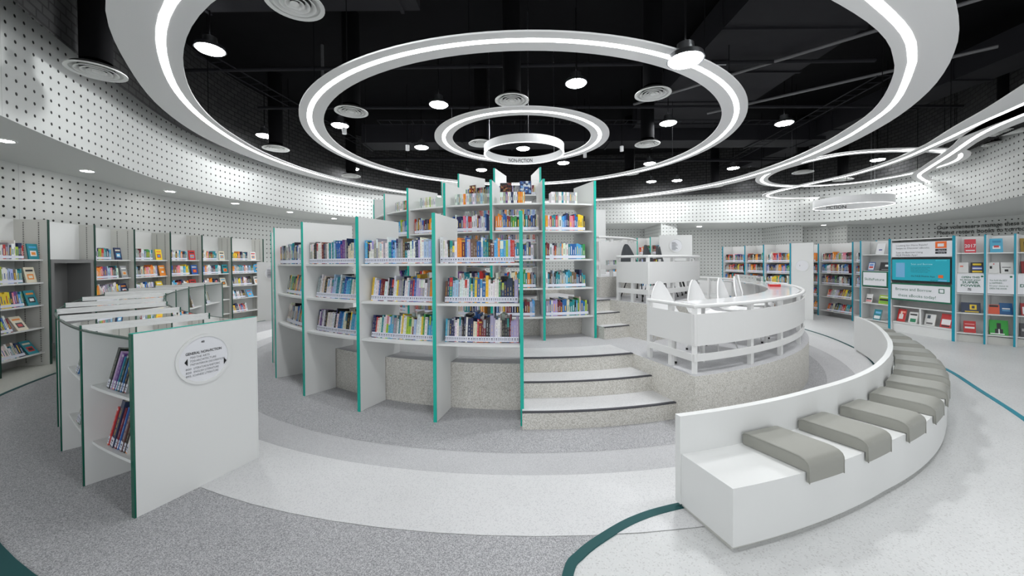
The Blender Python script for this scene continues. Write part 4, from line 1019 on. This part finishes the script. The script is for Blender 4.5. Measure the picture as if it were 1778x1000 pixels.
# ------------------------------------------------------------------ LAMPS
hb = thing('high_bay_lamp', 'x', 'ceiling light', (0, 0, 0))
mb = MB(); mb.lathe([(.03, .2), (.09, .19), (.1, .09), (.19, .06), (.205, .0), (.19, -.002)], (0, 0, 0), 28); mb.build('housing', STEEL, hb, smooth=True, local=True)
mb = MB(); K = 28; mb.lathe([(.188, .0), (.17, -.018), (.1, -.03), (.001, -.034)], (0, 0, 0), K); mb.build('lens', LAMPE, hb, smooth=True, local=True)
mb = MB(); mb.tube([(0, 0, .2), (0, 0, 1.39)], .01, 6); mb.build('hanger', BLACK, hb, local=True)
HB = [((-4.64, 5.96), 'large lit lamp inside the left of the widest ring'), ((2.02, 4.45, 3.9), 'lit lamp overlapping the middle ring at the upper right'), ((1.22, 7.18), 'lit lamp high between middle and small rings, right of centre'),
      ((-1.52, 8.11), 'lit lamp inside the middle ring, left of the small ring'), ((-4.13, 9.29), 'lit lamp near the round diffuser at the left of the middle ring'), ((3.8, 9.3), 'lit lamp inside the right edge of the middle ring'),
      ((6.65, 9.36), 'lit lamp between the middle and widest rings on the right'), ((-7.01+.6, 10.0), 'lit lamp against the left of the widest ring'), ((-2.59, 11.11), 'lit lamp above the left bookcases inside the middle ring'),
      ((4.74, 13.16), 'distant lit lamp right of the middle ring'), ((-5.6, 13.6), 'distant lit lamp at the far left under the widest ring'), ((1.76, 13.0), 'distant lit lamp right of the hoop sign'), ((.35, 11.3), 'lit lamp seen through the hoop sign'),
      ((8.04, 13.92), 'distant lit lamp left of the fiction loops'), ((-3.94, 14.44), 'distant lit lamp below the left of the middle ring'), ((-1.08, 13.9), 'distant lit lamp left of the hoop sign'),
      ((5.9, 16.2), 'farthest lit lamp near the back wall'), ((6.9, 16.0), 'second farthest lit lamp near the back wall'), ((9.6, 15.4), 'far lit lamp at the right of the back wall'), ((12.3, 12.9), 'lit lamp above the fiction hoop'),
      ((-2.2, 3.3), 'added unseen lamp above the picture top, left'), ((3.5, 2.6), 'added unseen lamp above the picture top, right'), ((7.5, 4.8), 'added unseen lamp above the picture top, far right'), ((.3, 1.0), 'added unseen lamp over the camera'), ((4.2, -.6), 'added unseen lamp behind the camera, right'), ((-3.6, -.4), 'added unseen lamp behind the camera, left')]  # this row: unseen lamps above and behind the view, added to light the room
for k, (xy, l) in enumerate(HB):
    x, y = xy[:2]; q = hb if k == 0 else copy_tree(hb); q.location = (x, y, xy[2] if len(xy) > 2 else 4.9); tag(q, l, 'ceiling light', 'round high-bay lamps')
DN = [(-6.94, 5.27), (-7.75, 7.02), (-8.04, 9.04), (-7.88, 10.94), (-7.45, 12.89), (-6.9, 14.9), (5.34, 18.6), (8.81, 18.0), (10.5, 17.3)]
DR = [(13.2, 16.2), (14.9, 15.0), (14.5, 13.2), (14.2, 11.9), (13.4, 10.4), (16.2, 13.3), (15.5, 11.6), (-6.3, 3.4), (-5.7, 1.6)]  # last two are unseen, added outside the view for more light
dlm = None
nm = ['nearest the left edge', 'second along the left soffit', 'third along the left soffit', 'fourth along the left soffit', 'fifth along the left soffit', 'sixth along the left soffit', 'left of the pillar', 'right of the pillar', 'at the back wall bend',
      'first of the right soffit', 'second of the right soffit', 'third of the right soffit', 'fourth of the right soffit', 'fifth of the right soffit', 'sixth, near the lettered wall', 'seventh, near the lettered wall', 'added unseen, left of the picture', 'added unseen, behind the picture at left']
for k, (x, y) in enumerate(DN+DR):
    if x < 8: z = 3.3
    elif x < 12: z = 3.14
    else: z = 3.02
    if dlm is None:
        dlm = thing('downlight', 'x', 'ceiling light', (0, 0, 0))
        mb = MB(); mb.lathe([(.115, .0), (.115, -.006), (.09, -.008), (.088, -.002)], (0, 0, 0), 24); mb.build('rim', WR, dlm, smooth=False, local=True)
        mb = MB(); mb.lathe([(.088, -.004), (.001, -.005)], (0, 0, 0), 24); mb.build('lens', DOWNE, dlm, local=True); q = dlm
    else: q = copy_tree(dlm)
    q.location = (x, y, z-.001); tag(q, 'small recessed downlight in the soffit, '+nm[k], 'ceiling light', 'downlights in the soffit')
# air diffusers
vt = None
VN = [((-5.5, 5.12), 'left of the widest ring'), ((-2.37, 4.25), 'cut by the picture top at left'), ((-3.02, 7.29), 'in the left of the middle ring'), ((.02, 6.83), 'touching the top of the small ring'), ((2.44, 6.61), 'right inside the middle ring'),
      ((-.73, 9.31), 'left of the hoop sign'), ((-5.88, 9.61), 'below the left of the widest ring'), ((-5.3, 12.7), 'far left above the front bookcase'), ((3.35, 9.45), 'right of the small ring'), ((3.89, 12.63), 'distant, right of the taller bookcase'),
      ((9.6, 12.65), 'within the farther fiction loop'), ((7.9, 14.9), 'distant, beneath the middle ring at right'), ((12.0, 13.9), 'behind the fiction hoop'), ((11.3, 8.75), 'near the right picture edge, upper'), ((12.2, 9.6), 'near the right picture edge, lower')]
for k, ((x, y), l) in enumerate(VN):
    if vt is None:
        vt = thing('air_diffuser', 'x', 'air vent', (0, 0, 0))
        mb = MB(); mb.lathe([(.17, .05), (.2, .03), (.3, .0), (.3, -.012), (.255, -.004), (.25, .02)], (0, 0, 0), 36); mb.build('outer_ring', VENT, vt, smooth=True, local=True)
        mb = MB(); mb.lathe([(.25, .045), (.001, .045)], (0, 0, 0), 36); mb.build('gap', VDARK, vt, local=True)
        for r in (.215, .155, .1): mb = MB(); mb.lathe([(r-.045, .03), (r, -.008), (r, -.014), (r-.012, -.014), (r-.052, .026)], (0, 0, 0), 36); mb.build('cone_ring', VENT, vt, smooth=True, local=True)
        mb = MB(); mb.lathe([(.045, .0), (.045, -.012), (.001, -.014)], (0, 0, 0), 24); mb.build('centre_cap', VENT, vt, smooth=True, local=True)
        mb = MB(); mb.lathe([(.16, .12), (.16, 1.84)], (0, 0, 0), 20); mb.build('drop_duct', BLACK, vt, smooth=True, local=True); q = vt
    else: q = copy_tree(vt)
    q.location = (x, y, 4.45 if k else 4.16); tag(q, 'round white air diffuser '+l, 'air vent', 'round air diffusers')
# ducts, trays and pipes under the black slab
def duct(label, x0, y0, x1, y1, z0, z1, name='air_duct', cat='duct', m=DUCT):
    mb = MB(); mb.box((x0, y0, z0), (x1, y1, z1))
    n = 0; L = max(x1-x0, y1-y0)
    while n < L:     # flanges
        if x1-x0 > y1-y0: mb.box((x0+n, y0-.03, z0-.03), (x0+n+.05, y1+.03, z1+.03))
        else: mb.box((x0-.03, y0+n, z0-.03), (x1+.03, y0+n+.05, z1+.03))
        n += 1.5
    return tag(mb.build(name, m, None), label, cat)
duct('broad dark air duct overhead at the upper left', -4.7, 4.6, -1.4, 6.0, 5.5, 6.1)
duct('broad dark air duct overhead at the upper right', 3.6, 5.0, 6.0, 11.4, 5.5, 6.05)
duct('dark air duct crossing behind the small ring', -4.5, 11.6, 9.5, 12.4, 5.2, 5.75)
duct('narrow dark air duct running back on the far right', 9.2, 6.5, 10.0, 15.5, 5.3, 5.8)
def pipe(label, pts, r=.04, m=DUCT):
    mb = MB(); mb.tube(pts, r, 10); return tag(mb.build('overhead_pipe', m, None, smooth=True), label, 'pipe')
pipe('thin overhead pipe slanting across the upper right', [(3.0, 9.4, 5.4), (7.4, 5.2, 5.4)], .03, mat('grey_pipe', srgb(90, 90, 92), .5))
pipe('second thin overhead pipe slanting at the upper right', [(5.0, 9.8, 5.32), (8.6, 6.8, 5.32)], .03, MATS['grey_pipe'])
pipe('thin overhead pipe running across above the middle ring', [(-6.5, 7.6, 5.4), (7.0, 7.4, 5.4)], .035)
pipe('thin overhead pipe above the diffusers', [(-5.9, 9.0, 5.22), (10.8, 9.2, 5.22)], .035)
pipe('dark overhead pipe near the back', [(-5.4, 13.2, 5.15), (11.0, 13.9, 5.15)], .05)
pipe('grey upright conduit left of the middle ring', [(-4.05, 8.3, 5.0), (-4.05, 8.3, 6.28)], .03, MATS['grey_pipe'])
def tray(label, x0, y0, x1, y1, z):
    mb = MB(); u = Vector((x1-x0, y1-y0, 0)); L = u.length; u.normalize(); n = Vector((-u.y, u.x, 0))*.15; a = Vector((x0, y0, z)); b = Vector((x1, y1, z))
    mb.tube([a+n, b+n], .015, 4); mb.tube([a-n, b-n], .015, 4); s = .0
    while s < L: mb.tube([a+u*s+n, a+u*s-n], .01, 4); s += .3
    return tag(mb.build('cable_tray', DUCT, None), label, 'cable tray')
tray('ladder cable tray overhead along the left', -5.6, 7.0, -4.6, 14.0, 5.4)
tray('ladder cable tray overhead behind the small ring', -3.5, 10.2, 7.2, 10.4, 5.3)
tray('ladder cable tray overhead on the right', 7.4, 7.6, 8.2, 15.5, 5.2)
# small white cylinder spotlights and a dome sensor
def pendant(x, y, z, label):
    t = thing('cylinder_spotlight', label, 'spotlight', (x, y, z)); mb = MB(); mb.lathe([(.001, .14), (.05, .14), (.05, 0), (.04, 0), (.001, .02)], (x, y, z), 20); mb.build('housing', WR, t, smooth=False)
    mb = MB(); mb.tube([(x, y, z+.14), (x, y, 6.29)], .008, 6); mb.build('hanger', BLACK, t)
pendant(-2.75, 10.2, 4.55, 'white cylinder spotlight left of the small ring'); pendant(2.15, 11.2, 4.6, 'white cylinder spotlight right of the hoop sign'); pendant(-3.9, 9.0, 4.6, 'small tilted white spotlight beside the left lamp'); pendant(3.05, 10.6, 4.6, 'tiny white spotlight at the right inside the middle ring')
def tagplate(x, y, z, word, label):
    t = thing('duct_label', label, 'label', (x, y, z)); mb = MB(); mb.box((x-.18, y-.06, z), (x+.18, y+.06, z+.004)); mb.build('plate', WR, t)
    me = text(word, .1, (x-.14, y+.03, z-.002), (1, 0, 0), (0, 0, -1), INK, t, up=Vector((0, -1, 0)))
tagplate(-3.3, 5.3, 5.46, 'SAD', 'white SAD label on the duct at the upper left'); tagplate(4.1, 7.6, 5.46, 'R', 'white R label on the duct at the upper right')
tagplate(2.6, 12.0, 5.16, 'R', 'small white R label on the duct behind the small ring')
dm = thing('dome_sensor', 'small white dome sensor at the picture top', 'sensor', (-.1, 4.3, 5.3)); mb = MB(); mb.lathe([(.001, 0), (.05, .01), (.07, .05), (.07, .09), (.001, .09)], (-.1, 4.35, 4.75), 20); mb.build('dome', WR, dm, smooth=True); mb = MB(); mb.tube([(-.1, 4.35, 4.84), (-.1, 4.35, 6.29)], .008, 6); mb.build('hanger', BLACK, dm)

fb = FAR.build('shelved_books', BOOK, None); tag(fb, 'remaining rows of books on the more distant shelves', 'books', None, 'stuff')

# ------------------------------------------------------------------ WORLD, CAMERA
w = D.worlds.new('world'); bpy.context.scene.world = w; w.use_nodes = True
w.node_tree.nodes['Background'].inputs['Color'].default_value = (.95, .98, 1, 1); w.node_tree.nodes['Background'].inputs['Strength'].default_value = .9
ca = D.cameras.new('camera'); cam = D.objects.new('camera', ca); COL.objects.link(cam); bpy.context.scene.camera = cam
F = 665.0; ca.sensor_width = 36; ca.lens = F/1778*36; ca.clip_start = .05; ca.clip_end = 200
ca.shift_y = (461-500)/1778
ROLL, PITCH = .0074, .012
fw = Vector((0, math.cos(PITCH), -math.sin(PITCH))); up = Vector((0, math.sin(PITCH), math.cos(PITCH))); rt = Vector((1, 0, 0))
r2 = rt*math.cos(ROLL)-up*math.sin(ROLL); u2 = rt*math.sin(ROLL)+up*math.cos(ROLL)
Mx = Matrix((r2, u2, -fw)).transposed().to_4x4(); Mx.translation = Vector((0, 0, 1.6)); cam.matrix_world = Mx
sc = bpy.context.scene
sc.view_settings.view_transform = 'Standard'; sc.view_settings.look = 'None'; sc.view_settings.gamma = 1; sc.view_settings.use_curve_mapping = False
sc.view_settings.exposure = 0.32
